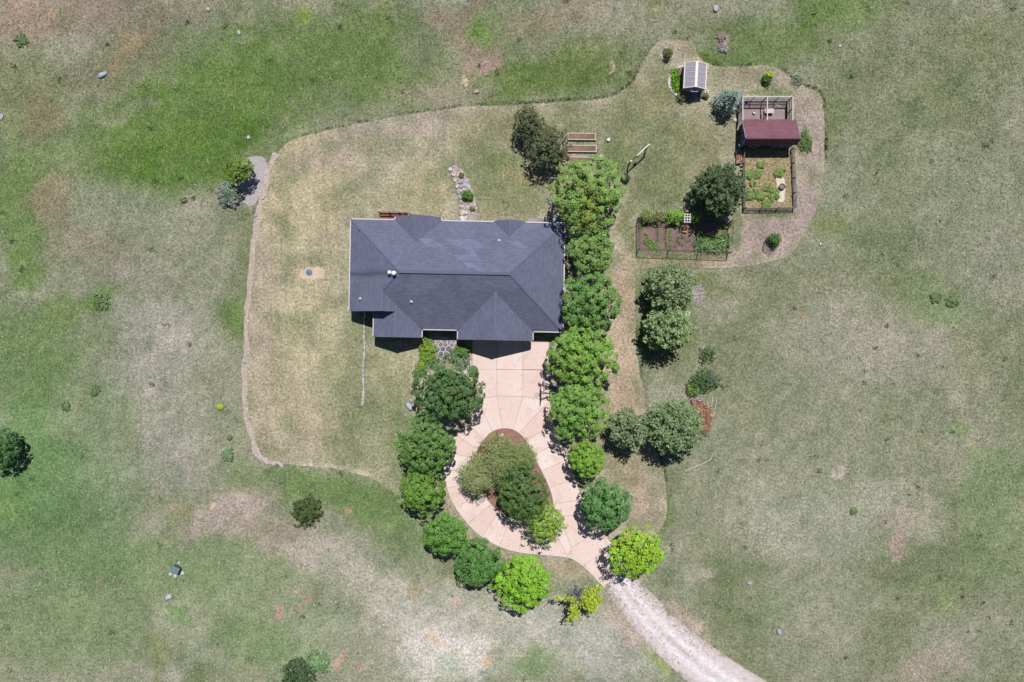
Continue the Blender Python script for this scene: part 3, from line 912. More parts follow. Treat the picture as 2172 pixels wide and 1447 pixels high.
# ------------------------------------------------------------------ concrete driveway, one slab per pour
def concrete():
    m, nt, N, L, b = nodes_of('pinkish_concrete')
    v = objco(nt)
    f1 = noise_fac(nt, .35, 4, .35, .65, v); f2 = noise_fac(nt, 5, 6, .3, .7, v, rough=.7); f3 = noise_fac(nt, 1.3, 5, .55, .75, v)
    oi = N.new('ShaderNodeObjectInfo')
    c = mixrgb(nt, alb(243, 218, 209), alb(252, 238, 232), f1)
    c = mixrgb(nt, c, alb(240, 212, 201), oi.outputs['Random'])
    vv = N.new('ShaderNodeMath'); vv.operation = 'MULTIPLY'; vv.inputs[1].default_value = .6; L.new(f3, vv.inputs[0])
    c = mixrgb(nt, c, alb(206, 180, 166), vv.outputs[0])
    f5 = noise_fac(nt, .55, 6, .56, .74, objco(nt, scale=(1.6, .45, 1), rot=(0, 0, .15)), rough=.7)
    v5 = N.new('ShaderNodeMath'); v5.operation = 'MULTIPLY'; v5.inputs[1].default_value = .45; L.new(f5, v5.inputs[0])
    c = mixrgb(nt, c, alb(196, 178, 170), v5.outputs[0])
    g = mixrgb(nt, (.93,) * 3, (1.05,) * 3, f2)
    c = mixrgb(nt, c, g, 1.0, 'MULTIPLY')
    L.new(c, b.inputs['Base Color']); b.inputs['Roughness'].default_value = .85; b.inputs['Specular IOR Level'].default_value = .2
    return m


CONC = concrete()
KERBM = plain('pale_concrete_kerb', alb(236, 224, 218), .85, .12, 4)
JOINT = plain('joint_filler', alb(176, 152, 142), .95, .25, 3)

o = link('driveway', None); COL.objects.unlink(o); bpy.data.objects.remove(o)
drv = sheet('driveway', drive_poly, .03, JOINT, None, 0)

SLABS = []
# apron in front of the garage
xr, xs = [1002, 1054, 1108.5, 1164], None
rows = [([722] * 4, [783, 784, 784.5, 785.5])]
SLABS += [[(xr[i], 722), (xr[i + 1], 722), (xr[i + 1], 784.5), (xr[i], 783.5)] for i in range(3)]
SLABS += [[(1003, 783.5), (1054, 784), (1054, 840), (1021, 846)], [(1054, 784), (1108.5, 784.5), (1109, 841), (1054, 840)], [(1108.5, 784.5), (1164, 785.5), (1165.5, 850), (1109, 841)]]
RING = [((1054, 840), (1066, 906)), ((1109, 841), (1089, 909)), ((1165.5, 850), (1102, 917)), ((1174, 900), (1119, 932)), ((1189, 937), (1132, 964)), ((1204, 975), (1150, 998)), ((1220, 1017), (1167, 1033)), ((1235, 1060), (1176, 1068)), ((1248, 1092), (1176, 1095))]
for i in range(len(RING) - 1):
    SLABS.append([RING[i][0], RING[i + 1][0], RING[i + 1][1], RING[i][1]])
LEFT = [((1054, 840), (1066, 906)), ((1018, 858), (1043, 913)), ((994, 900), (1024, 932)), ((967, 923), (1011, 952)), ((955, 960), (1003, 972)), ((942, 997), (1002, 997)), ((949, 1035), (1009, 1022)), ((967, 1077), (1024, 1045)), ((993, 1110), (1040, 1071)), ((1022, 1138), (1057, 1086)), ((1060, 1159), (1080, 1100)), ((1102, 1171), (1108, 1108)), ((1150, 1175), (1140, 1112)), ((1204, 1180), (1165, 1105))]
for i in range(len(LEFT) - 1):
    a, b = LEFT[i], LEFT[i + 1]
    mo = ((a[0][0] + b[0][0]) / 2, (a[0][1] + b[0][1]) / 2); mi = ((a[1][0] + b[1][0]) / 2, (a[1][1] + b[1][1]) / 2)
    cx, cy = 1085, 1010
    if 4 <= i <= 10:      # the outer edge bows out
        k = .012; mo = (mo[0] + (mo[0] - cx) * k, mo[1] + (mo[1] - cy) * k)
    if i == 0: mo = (1021, 846)
    SLABS.append([a[0], mo, b[0], b[1], mi, a[1]])
SLABS += [[(1165, 1105), (1197, 1123), (1213, 1162), (1204, 1180)], [(1165, 1105), (1176, 1095), (1248, 1092), (1272, 1122), (1213, 1162), (1197, 1123)],
          [(1204, 1180), (1213, 1162), (1272, 1122), (1298, 1153), (1240, 1199), (1221, 1187)], [(1240, 1199), (1298, 1153), (1335, 1198), (1281, 1244)]]


def inset(poly, d):
    c = Vector((sum(p[0] for p in poly) / len(poly), sum(p[1] for p in poly) / len(poly)))
    n = len(poly); r = []
    a = sum(poly[i][0] * poly[(i + 1) % n][1] - poly[(i + 1) % n][0] * poly[i][1] for i in range(n))
    s = 1 if a > 0 else -1
    for i in range(n):
        p0 = Vector(poly[i - 1]); p1 = Vector(poly[i]); p2 = Vector(poly[(i + 1) % n])
        e1 = (p1 - p0).normalized(); e2 = (p2 - p1).normalized()
        n1 = Vector((-e1.y, e1.x)) * s; n2 = Vector((-e2.y, e2.x)) * s
        b = n1 + n2
        k = b.length_squared / 2
        r.append(tuple(p1 + b * (d / max(k, .35))))
    return r


for s_ in SLABS:
    p = inset([W(*q) for q in s_], .016)
    MB().prism(p, .034, .095 + random.uniform(-.004, .004)).build('slab', CONC, drv)


def strip(pts, w, z0, z1, side=0):
    """a ribbon of given width along a polyline (metres)"""
    l, r = [], []
    for i, p in enumerate(pts):
        a = Vector(pts[max(0, i - 1)]); b = Vector(pts[min(len(pts) - 1, i + 1)])
        d = (b - a).normalized(); nrm = Vector((-d.y, d.x))
        l.append(tuple(Vector(p) + nrm * w * (.5 + side * .5))); r.append(tuple(Vector(p) - nrm * w * (.5 - side * .5)))
    m = MB(); n_ = len(pts)
    v = [(q[0], q[1], z0) for q in l] + [(q[0], q[1], z0) for q in r] + [(q[0], q[1], z1) for q in l] + [(q[0], q[1], z1) for q in r]
    f = []
    for i in range(n_ - 1):
        f += [[2 * n_ + i, 3 * n_ + i, 3 * n_ + i + 1, 2 * n_ + i + 1], [i, i + 1, 2 * n_ + i + 1, 2 * n_ + i][::-1], [n_ + i, n_ + i + 1, 3 * n_ + i + 1, 3 * n_ + i]]
    f += [[0, n_, 3 * n_, 2 * n_], [n_ - 1, 3 * n_ - 1 + n_ - n_, 4 * n_ - 1, 3 * n_ - 1][:1] + [2 * n_ - 1, 4 * n_ - 1, 3 * n_ - 1]]
    m.add(v, f)
    return m


ko = [W(*p) for p in smooth_open([LEFT[i][0] for i in range(3, 14)] + [(1221, 1187), (1243, 1203), (1281, 1244)], 2)]
strip(ko, .16, 0.0, .15).build('kerb', KERBM, drv)

n = 420
pe = rng.integers(0, len(drive_poly), n); fr0 = rng.random((n, 1))
P0 = np.array(drive_poly)[pe]; P1 = np.array(drive_poly)[(pe + 1) % len(drive_poly)]
cen = np.array(W(1085, 1000))
q0 = P0 + (P1 - P0) * fr0; q0 = q0 + (cen - q0) * np.abs(rng.normal(0, .12, (n, 1)))
o = link('leaf_litter', leaves_mesh('leaf_litter', np.column_stack([q0, np.full(n, .112)]), norm(rng.normal(0, .2, (n, 3)) + np.array([0, 0, 1])), rng.normal(0, 1, (n, 3)), rng.uniform(.06, .14, n), rng.uniform(.04, .08, n), np.where(rng.random((n, 1)) < .5, np.array(alb(150, 128, 96)), np.array(alb(112, 118, 76)))), BLADE, kind='stuff')
tag(o, 'dry leaf litter scattered along the edges of the concrete driveway', 'leaf litter')

ISL = smooth_closed([(1066, 906), (1089, 909), (1104, 919), (1119, 934), (1132, 964), (1150, 998), (1167, 1033), (1176, 1068), (1176, 1095), (1165, 1105), (1140, 1112), (1108, 1108), (1080, 1100), (1057, 1086), (1040, 1071), (1024, 1045), (1009, 1022), (1002, 997), (1003, 972), (1011, 952), (1024, 932), (1043, 913)], 2)
isl = [W(*p) for p in ISL]
MB().prism(isl, .0, .10).build('island_bed', MULCH, kind='structure')
strip(isl + [isl[0]], .13, .0, .145).build('kerb', KERBM, drv)
# bark chips on the island
n = 2600
pts = rng.uniform(0, 1, (n, 2)) * np.array([180, 210]) + np.array([998, 904])
pts = pts[inpoly(pts[:, 0], pts[:, 1], ISL)]
xy = np.array([W(a, b) for a, b in pts]); n = len(xy)
nn = norm(rng.normal(0, .35, (n, 3)) + np.array([0, 0, 1])); uu = rng.normal(0, 1, (n, 3))
cc = np.array(alb(176, 134, 120)) * rng.uniform(.55, 1.4, (n, 1))
o = link('bark_chips', leaves_mesh('bark_chips', np.column_stack([xy, np.full(n, .115)]), nn, uu, rng.uniform(.1, .22, n), rng.uniform(.05, .1, n), cc), BLADE, kind='stuff')
tag(o, 'loose red bark chips covering the teardrop island bed in the driveway', 'mulch')


# ------------------------------------------------------------------ gravel road
def road_color(x, y):
    # distance across the road decides wheel tracks and weedy verges
    Lp = np.array([W(*p) for p in smooth_open(ROAD_L, 2)]); Rp = np.array([W(*p) for p in smooth_open(ROAD_R, 2)])

    def dist(P):
        d = np.full(len(x), 1e9)
        for i in range(len(P) - 1):
            a, b = P[i], P[i + 1]
            ab = b - a; t = np.clip(((x - a[0]) * ab[0] + (y - a[1]) * ab[1]) / (ab @ ab), 0, 1)
            d = np.minimum(d, np.hypot(x - a[0] - ab[0] * t, y - a[1] - ab[1] * t))
        return d
    dl, dr = dist(Lp), dist(Rp)
    t = dl / (dl + dr + 1e-6) + .05 * (fbm(x / 2, y / 2, 77, 3) - .5)
    base = np.tile(lin((230, 218, 220)), (len(x), 1))
    cs_ = np.exp(-((t - .48) / .05) ** 2)[:, None] * np.clip(fbm(x / 1.1, y / 1.1, 87, 3) * 2.4 - .6, 0, 1)[:, None] * .6
    base = base * (1 - cs_) + lin((190, 176, 164)) * cs_
    tr = np.exp(-((t - .34) / .075) ** 2) + np.exp(-((t - .62) / .075) ** 2)
    base = base * (1 - .8 * np.clip(tr, 0, 1)[:, None]) + lin((252, 247, 248)) * .8 * np.clip(tr, 0, 1)[:, None]
    e = np.clip(1 - np.minimum(t, 1 - t) / .16 + .5 * (fbm(x / 1.4, y / 1.4, 79, 3) - .5), 0, 1)[:, None]
    base = base * (1 - e * .8) + lin((204, 190, 180)) * e * .8
    g = (np.clip((fbm(x / .7, y / .7, 83, 3) - .66) / .1, 0, 1)[:, None]) * np.clip(e + .12, 0, 1) * .8
    base = base * (1 - g) + lin((120, 128, 92)) * g
    base = base * (1 + .22 * (fbm(x / .5, y / .5, 85, 2) - .5))[:, None]
    return np.clip(base / LF, 0, .9)


ROADM = attr_mat('white_gravel', 7.0, .82, 1.12, grain2=2.5, bump=.4)
near = [p for p in road_poly]
sheet('gravel_road', near, .012, ROADM, road_color, .3)
# loose stones and weeds along the road verges
n = 700
tq = rng.random(n); Lp = smooth_open(ROAD_L, 2); Rp = smooth_open(ROAD_R, 2)
ii = rng.integers(0, 17, n)
A = np.array(Lp); B = np.array(Rp)
fr = rng.random((n, 1))
side = np.where(rng.random((n, 1)) < .5, rng.beta(1.2, 6, (n, 1)), 1 - rng.beta(1.2, 6, (n, 1)))
pl = A[ii] * (1 - fr) + A[ii + 1] * fr; pr = B[ii] * (1 - fr) + B[ii + 1] * fr
q = pl * (1 - side) + pr * side
xy = np.array([W(a, b) for a, b in q])
cw = np.tile(np.array(alb(140, 144, 108)), (n, 1)) * rng.uniform(.7, 1.3, (n, 1))
o = blades('verge_weeds', xy[:, 0], xy[:, 1], np.full(n, .0), cw, .06, .2, .05, .12, 3, 1.0)
tag(o, 'scattered low weeds along the edges of the gravel road', 'weeds')

# ------------------------------------------------------------------ house
EAVE, PITCH = 2.75, .65
HR = -rad(1.1)
house = thing('house', 'large house with grey-blue shingled hip roof and front gables at the driveway', 'house', (-6.3, 7.4, 0), HR)
HC = Vector((-6.3, 7.4, 0))


def hz(d): return EAVE + PITCH * d


def shingle_mat(name, c, light, lightamt=.55, courses=4.6):
    m, nt, N, L, b = nodes_of(name)
    uv = N.new('ShaderNodeUVMap')
    br = N.new('ShaderNodeTexBrick')
    br.inputs['Scale'].default_value = 1.0
    br.inputs['Brick Width'].default_value = .45
    br.inputs['Row Height'].default_value = 1.0 / courses
    br.inputs['Mortar Size'].default_value = .022
    br.inputs['Mortar Smooth'].default_value = .3
    br.inputs['Bias'].default_value = 0
    br.inputs['Color1'].default_value = tuple(x * .88 for x in c) + (1,)
    br.inputs['Color2'].default_value = tuple(x * 1.12 for x in c) + (1,)
    br.inputs['Mortar'].default_value = tuple(x * .72 for x in c) + (1,)
    L.new(uv.outputs[0], br.inputs['Vector'])
    mp = N.new('ShaderNodeMapping')
    L.new(uv.outputs[0], mp.inputs[0])
    mp.inputs['Scale'].default_value = (.16, .55, 1)
    # shear so that replaced bundles run diagonally up the slope
    sx = N.new('ShaderNodeSeparateXYZ'); L.new(uv.outputs[0], sx.inputs[0])
    ad = N.new('ShaderNodeMath'); ad.operation = 'ADD'; L.new(sx.outputs[0], ad.inputs[0]); L.new(sx.outputs[1], ad.inputs[1])
    fl = N.new('ShaderNodeMath'); fl.operation = 'SNAP'; L.new(sx.outputs[1], fl.inputs[0]); fl.inputs[1].default_value = 1.0 / courses
    fx = N.new('ShaderNodeMath'); fx.operation = 'SNAP'; L.new(ad.outputs[0], fx.inputs[0]); fx.inputs[1].default_value = .31
    cb = N.new('ShaderNodeCombineXYZ')
    s1 = N.new('ShaderNodeMath'); s1.operation = 'MULTIPLY'; s1.inputs[1].default_value = .23; L.new(fx.outputs[0], s1.inputs[0])
    s2 = N.new('ShaderNodeMath'); s2.operation = 'MULTIPLY'; s2.inputs[1].default_value = .42; L.new(fl.outputs[0], s2.inputs[0])
    L.new(s1.outputs[0], cb.inputs[0]); L.new(s2.outputs[0], cb.inputs[1])
    oi = N.new('ShaderNodeObjectInfo'); L.new(oi.outputs['Random'], cb.inputs[2])
    patch = noise_fac(nt, 1.0, 0, .585, .60, cb.outputs[0])
    wn_ = N.new('ShaderNodeTexWhiteNoise'); wn_.noise_dimensions = '2D'
    cb2 = N.new('ShaderNodeCombineXYZ')
    fs = N.new('ShaderNodeMath'); fs.operation = 'SNAP'; fs.inputs[1].default_value = .155; L.new(ad.outputs[0], fs.inputs[0])
    L.new(fs.outputs[0], cb2.inputs[0]); L.new(fl.outputs[0], cb2.inputs[1]); L.new(cb2.outputs[0], wn_.inputs['Vector'])
    th = N.new('ShaderNodeMath'); th.operation = 'GREATER_THAN'; th.inputs[1].default_value = .45; L.new(wn_.outputs[0], th.inputs[0])
    pm = N.new('ShaderNodeMath'); pm.operation = 'MULTIPLY'; L.new(patch, pm.inputs[0]); L.new(th.outputs[0], pm.inputs[1])
    pm2 = N.new('ShaderNodeMath'); pm2.operation = 'MULTIPLY'; L.new(pm.outputs[0], pm2.inputs[0]); pm2.inputs[1].default_value = lightamt
    cc = mixrgb(nt, br.outputs['Color'], light, pm2.outputs[0])
    ov = objco(nt)
    f1 = noise_fac(nt, .45, 4, .3, .7, ov); f2 = noise_fac(nt, 14, 4, .3, .7, ov)
    cc = mixrgb(nt, cc, mixrgb(nt, (.90,) * 3, (1.1,) * 3, f1), 1.0, 'MULTIPLY')
    cc = mixrgb(nt, cc, mixrgb(nt, (.82,) * 3, (1.18,) * 3, f2), 1.0, 'MULTIPLY')
    L.new(cc, b.inputs['Base Color'])
    b.inputs['Roughness'].default_value = .9; b.inputs['Specular IOR Level'].default_value = .2
    bp = N.new('ShaderNodeBump'); bp.inputs['Strength'].default_value = .5; bp.inputs['Distance'].default_value = .015
    L.new(br.outputs['Fac'], bp.inputs['Height']); bp.invert = True
    L.new(bp.outputs[0], b.inputs['Normal'])
    return m


ROOF = shingle_mat('grey_blue_shingles', alb(119, 122, 147), alb(150, 156, 190), 0.0)
CAPM = plain('ridge_cap_shingle', alb(112, 115, 140), .9, .2, 6)
VALM = plain('valley_shingle', alb(84, 86, 110), .9, .2, 6)
FASC = plain('white_gutter', alb(226, 220, 214), .5, .08, 4)


def slope(parent, poly, dirn, zf, mat, th=.14, name='roof_slope', origin=HC):
    """poly: plan points with zf giving the height; dirn: horizontal unit vector pointing up the slope"""
    a = sum(poly[i][0] * poly[(i + 1) % len(poly)][1] - poly[(i + 1) % len(poly)][0] * poly[i][1] for i in range(len(poly)))
    if a < 0: poly = poly[::-1]
    n = len(poly)
    v = [(p[0] - origin.x, p[1] - origin.y, zf(p) - origin.z) for p in poly]
    v += [(p[0], p[1], p[2] - th) for p in v]
    f = [list(range(n)), [i + n for i in range(n)][::-1]] + [[(i + 1) % n, i, n + i, n + (i + 1) % n] for i in range(n)]
    me = bpy.data.meshes.new(name); me.from_pydata(v, [], f); me.update()
    uvl = me.uv_layers.new(name='UVMap')
    k = math.sqrt(1 + PITCH ** 2)
    for lp in me.loops:
        q = me.vertices[lp.vertex_index].co
        uvl.data[lp.index].uv = (q.x * dirn[1] - q.y * dirn[0] + 50, (q.x * dirn[0] + q.y * dirn[1]) * k + 50)
    return link(name, me, mat, parent)


xW, xE, yN, yS = -18.53, 5.90, 13.70, 1.29
hh = (yN - yS) / 2; yR = yS + hh
A_ = (xW + hh, yR); B_ = (xE - hh, yR)
T_ = (-14.37, 5.45)
fW = lambda p: hz(p[0] - xW); fE = lambda p: hz(xE - p[0]); fN = lambda p: hz(yN - p[1]); fS = lambda p: hz(p[1] - yS)
ROOFW = shingle_mat('sooty_grey_blue_shingles', alb(119, 122, 147), alb(150, 156, 190), 0.0)
nt_ = ROOFW.node_tree; pb_ = nt_.nodes['Principled BSDF']; src_ = pb_.inputs['Base Color'].links[0].from_socket
oc_ = objco(nt_); sp_ = nt_.nodes.new('ShaderNodeSeparateXYZ'); nt_.links.new(oc_, sp_.inputs[0])


def mth(op, a, b):
    n_ = nt_.nodes.new('ShaderNodeMath'); n_.operation = op
    for i_, q_ in enumerate((a, b)):
        if hasattr(q_, 'links'): nt_.links.new(q_, n_.inputs[i_])
        else: n_.inputs[i_].default_value = q_
    return n_.outputs[0]


wob_ = noise_fac(nt_, .8, 4, 0, 1, oc_)
dy_ = mth('ABSOLUTE', mth('ADD', mth('SUBTRACT', sp_.outputs[1], .0), mth('MULTIPLY', mth('SUBTRACT', wob_, .5), .7)), 0)
band_ = mth('SUBTRACT', 1.0, mth('MINIMUM', mth('DIVIDE', dy_, .75), 1.0))
band_ = mth('MULTIPLY', mth('MULTIPLY', band_, band_), .75)
nt_.links.new(mixrgb(nt_, src_, alb(70, 72, 88), band_), pb_.inputs['Base Color'])
slope(house, [(xW, 3.18), (-14.37, 3.18), T_, A_, (xW, yN)], (1, 0), fW, ROOFW)
slope(house, [A_, T_, (-10.21, yS), (-6.06, yS), (-1.785, 5.565), (2.49, yS), (xE, yS), B_], (0, 1), fS, ROOF)
slope(house, [A_, B_, (xE, yN), (1.34, yN), (-.4, 11.96), (-2.14, yN), (-8.24, yN), (-10.85, 11.09), (-13.46, yN), (xW, yN)], (0, -1), fN, ROOF)
slope(house, [B_, (xE, yS), (xE, yN)], (-1, 0), fE, ROOF)
# west wing and low front gable share their east slope
fV = lambda p: hz(-10.21 - p[0])
slope(house, [T_, (-14.37, 3.18), (-12.965, 3.18), (-12.965, .30), (-10.21, .30), (-10.21, yS)], (-1, 0), fV, ROOF)
slope(house, [(-12.967, .30), (-12.967, 3.6), (-15.72, 3.6), (-15.72, .30)], (1, 0), lambda p: hz(p[0] + 15.72), ROOF)
gables = [(-6.06, 2.49, .17, 5.565, 1), (-13.46, -8.24, 14.13, 11.09, -1), (-2.14, 1.34, 13.87, 11.96, -1)]
for x0, x1, yg, yt, s_ in gables:
    mid = (x0 + x1) / 2
    ye = yS if s_ == 1 else yN
    slope(house, [(mid, yt), (x0, ye), (x0, yg), (mid, yg)], (1, 0), lambda p, x0=x0: hz(p[0] - x0), ROOF)
    slope(house, [(mid, yt), (x1, ye), (x1, yg), (mid, yg)], (-1, 0), lambda p, x1=x1: hz(x1 - p[0]), ROOF)


PATCHM = shingle_mat('lighter_replacement_shingles', alb(130, 134, 161), alb(150, 156, 190), 0.0)
PATCHS = shingle_mat('slightly_lighter_shingles', alb(124, 127, 152), alb(150, 156, 190), 0.0)


def roof_xy(u, v, zf):
    """where a spot of the roof lies on its slope"""
    z = 5.0
    for _ in range(8):
        x, y = W(700 + u / 4.0185, 420 + v / 4.0185, z)
        dx, dy = x - HC.x, y - HC.y
        p = (HC.x + dx * math.cos(-HR) - dy * math.sin(-HR), HC.y + dx * math.sin(-HR) + dy * math.cos(-HR))
        z = zf(p)
    return p


for zf, dr_, mt, polys in ((fN, (0, -1), PATCHM, [[(750, 345), (868, 345), (972, 420), (832, 420)], [(945, 352), (1220, 352), (1400, 430), (1130, 430)], [(1145, 430), (1215, 430), (1262, 490), (1200, 490)], [(1050, 490), (1255, 490), (1288, 530), (1090, 530)], [(1135, 550), (1212, 550), (1262, 590), (1180, 590)], [(1215, 590), (1262, 590), (1330, 630), (1270, 630)], [(1390, 620), (1470, 620), (1462, 638), (1390, 638)], [(1490, 365), (1600, 365), (1690, 430), (1622, 430)]]),
                           (fS, (0, 1), PATCHS, [[(560, 690), (960, 690), (900, 800), (480, 800)], [(1180, 700), (1560, 700), (1640, 800), (1080, 800)], [(700, 800), (860, 800), (830, 832), (500, 832)]])):
    for q_ in polys:
        slope(house, [roof_xy(u, v, zf) for u, v in q_], dr_, lambda p, zf=zf: zf(p) + .012, mt, .01, 'replaced_shingles')


def hp(x, y, z): return Vector((x - HC.x, y - HC.y, z))


def capline(a, b, w=.26, lift=.03, mat=None, name='ridge_cap'):
    a = Vector(a); b = Vector(b)
    m = MB()
    L_ = (b - a).length; n_ = max(1, int(L_ / .3))
    for i in range(n_):
        p = a.lerp(b, i / n_); q = a.lerp(b, (i + .97) / n_)
        m.beam(p + Vector((0, 0, lift)), q + Vector((0, 0, lift + .012)), w, .03)
    return m.build(name, mat or CAPM, house, kind='stuff')


capline(hp(A_[0], A_[1], hz(hh)), hp(B_[0], B_[1], hz(hh)), .34)
for (p, q) in ((A_, (xW, yN)), (A_, T_), (B_, (xE, yN)), (B_, (xE, yS))):
    dz = min(p[0] - xW, xE - p[0], yN - p[1], p[1] - yS), min(q[0] - xW, xE - q[0], yN - q[1], q[1] - yS)
    capline(hp(p[0], p[1], hz(dz[0])), hp(q[0], q[1], hz(dz[1])), .2, .02, name='hip_cap')
capline(hp(-14.37, 5.45, hz(4.16)), hp(-14.37, 3.18, hz(4.16)), .32)
capline(hp(-12.965, 3.1, hz(2.755)), hp(-12.965, .30, hz(2.755)), .32)
for x0, x1, yg, yt, s_ in gables:
    mid = (x0 + x1) / 2; dd = (x1 - x0) / 2
    capline(hp(mid, yt, hz(dd)), hp(mid, yg, hz(dd)), .32)
    ye = yS if s_ == 1 else yN
    for xx in (x0, x1):
        capline(hp(mid, yt, hz(dd)), hp(xx, ye, hz(0)), .12, -.012, VALM, 'valley_flashing')
capline(hp(*T_, hz(4.16)), hp(-10.21, yS, hz(0)), .12, -.012, VALM, 'valley_flashing')


def gutter(x0, y0, x1, y1, nx_, ny_):
    a = hp(x0 + nx_ * .055, y0 + ny_ * .055, EAVE - .07); b = hp(x1 + nx_ * .055, y1 + ny_ * .055, EAVE - .07)
    MB().beam(a, b, .10, .14).build('gutter', FASC, house)


gutter(xW, 3.3, xW, yN, -1, 0); gutter(xW, yN, -13.6, yN, 0, 1); gutter(-8.1, yN, -2.28, yN, 0, 1); gutter(1.48, yN, xE, yN, 0, 1); gutter(xE, yN, xE, yS, 1, 0)
gutter(2.6, yS, xE, yS, 0, -1); gutter(-10.08, yS, -6.2, yS, 0, -1); gutter(-15.72, .4, -15.72, 2.9, -1, 0)
gutter(-10.21, .35, -10.21, yS - .15, 1, 0); gutter(-6.06, .25, -6.06, yS - .15, -1, 0); gutter(2.49, .25, 2.49, yS - .15, 1, 0)
gutter(-13.46, yN + .1, -13.46, 14.1, -1, 0); gutter(-8.24, yN + .1, -8.24, 14.1, 1, 0); gutter(-2.14, yN + .02, -2.14, 13.85, -1, 0)
# walls under the eaves
o_ = .45
body = [(xW + o_, 3.18 + o_), (-15.72 + o_, 3.18 + o_), (-15.72 + o_, .30 + o_), (-10.21 - o_, .30 + o_), (-10.21 - o_, yS + 1.6), (-6.06 + o_, yS + 1.6), (-6.06 + o_, .17 + o_), (2.49 - o_, .17 + o_), (2.49 - o_, yS + o_), (xE - o_, yS + o_), (xE - o_, yN - o_),
        (1.34 - o_, yN - o_), (1.34 - o_, 13.87 - o_), (-2.14 + o_, 13.87 - o_), (-2.14 + o_, yN - o_), (-8.24 - o_, yN - o_), (-8.24 - o_, 14.13 - o_), (-13.46 + o_, 14.13 - o_), (-13.46 + o_, yN - o_), (xW + o_, yN - o_)]
MB().prism([(p[0] - HC.x, p[1] - HC.y) for p in body], -.1, EAVE + .1).build('wall', WALLM, house)
for x0, x1, yy in ((xW, -10.21, 3.18 + o_), (-15.72, -10.21, .30 + o_), (-6.06, 2.49, .17 + o_), (-13.46, -8.24, 14.13 - o_ - .2), (-2.14, 1.34, 13.87 - o_ - .2)):
    mid = (x0 + x1) / 2; dd = (x1 - x0) / 2 - o_
    v = []
    for k_ in (0, .2):
        v += [hp(mid - dd, yy + k_, EAVE), hp(mid + dd, yy + k_, EAVE), hp(mid, yy + k_, EAVE + dd * PITCH)]
    MB().add(v, [[0, 1, 2], [5, 4, 3], [0, 3, 4, 1], [1, 4, 5, 2], [2, 5, 3, 0]]).build('gable_wall', WALLM, house)


def wall_opening(x, y, w, h_, zb, nrm, name='window', mat=None):
    """window or door standing 6 cm proud of a wall; nrm is +-x or +-y"""
    ax_ = 'y' if nrm[0] else 'x'
    fr = MB(); gl = MB()
    t = .06
    for sgn in (-1, 1):
        if ax_ == 'x':
            fr.box(x + sgn * w / 2 - .05 - HC.x, x + sgn * w / 2 + .05 - HC.x, y - .02 - HC.y, y + nrm[1] * t + (.0 if nrm[1] > 0 else 0) - HC.y, zb, zb + h_)
        else:
            fr.box(x - .02 - HC.x, x + nrm[0] * t - HC.x, y + sgn * w / 2 - .05 - HC.y, y + sgn * w / 2 + .05 - HC.y, zb, zb + h_)
    for zz in (zb - .04, zb + h_ - .04):
        if ax_ == 'x': fr.box(x - w / 2 - .05 - HC.x, x + w / 2 + .05 - HC.x, y - .02 - HC.y, y + nrm[1] * t * 1.2 - HC.y, zz, zz + .09)
        else: fr.box(x - .02 - HC.x, x + nrm[0] * t * 1.2 - HC.x, y - w / 2 - .05 - HC.y, y + w / 2 + .05 - HC.y, zz, zz + .09)
    f_ = fr.build(name, WOODW, house)
    if ax_ == 'x': gl.box(x - w / 2 - HC.x, x + w / 2 - HC.x, min(y, y + nrm[1] * .03) - HC.y, max(y, y + nrm[1] * .03) - HC.y, zb + .02, zb + h_ - .02)
    else: gl.box(min(x, x + nrm[0] * .03) - HC.x, max(x, x + nrm[0] * .03) - HC.x, y - w / 2 - HC.y, y + w / 2 - HC.y, zb + .02, zb + h_ - .02)
    gl.build('pane' if mat is None else 'panel', mat or GLASSM, f_)


wall_opening(-3.9, .17 + o_, 2.6, 2.15, .06, (0, -1), 'garage_door', WHITEP)
wall_opening(.3, .17 + o_, 2.6, 2.15, .06, (0, -1), 'garage_door', WHITEP)
wall_opening(-8.2, yS + 1.6, 1.1, 2.1, .06, (0, -1), 'door', DECKD)
wall_opening(-12.96, .30 + o_, 1.8, 1.3, .9, (0, -1)); wall_opening(-17.0, 3.18 + o_, 1.2, 1.3, .9, (0, -1))
wall_opening(xW + o_, 8.5, 1.6, 1.3, .9, (-1, 0)); wall_opening(xE - o_, 7.5, 1.6, 1.3, .9, (1, 0))
wall_opening(-10.85, 14.13 - o_, 2.2, 1.6, .8, (0, 1)); wall_opening(-5.2, yN - o_, 2.0, 1.4, .9, (0, 1)); wall_opening(-.4, 13.87 - o_, 1.8, 1.4, .9, (0, 1))
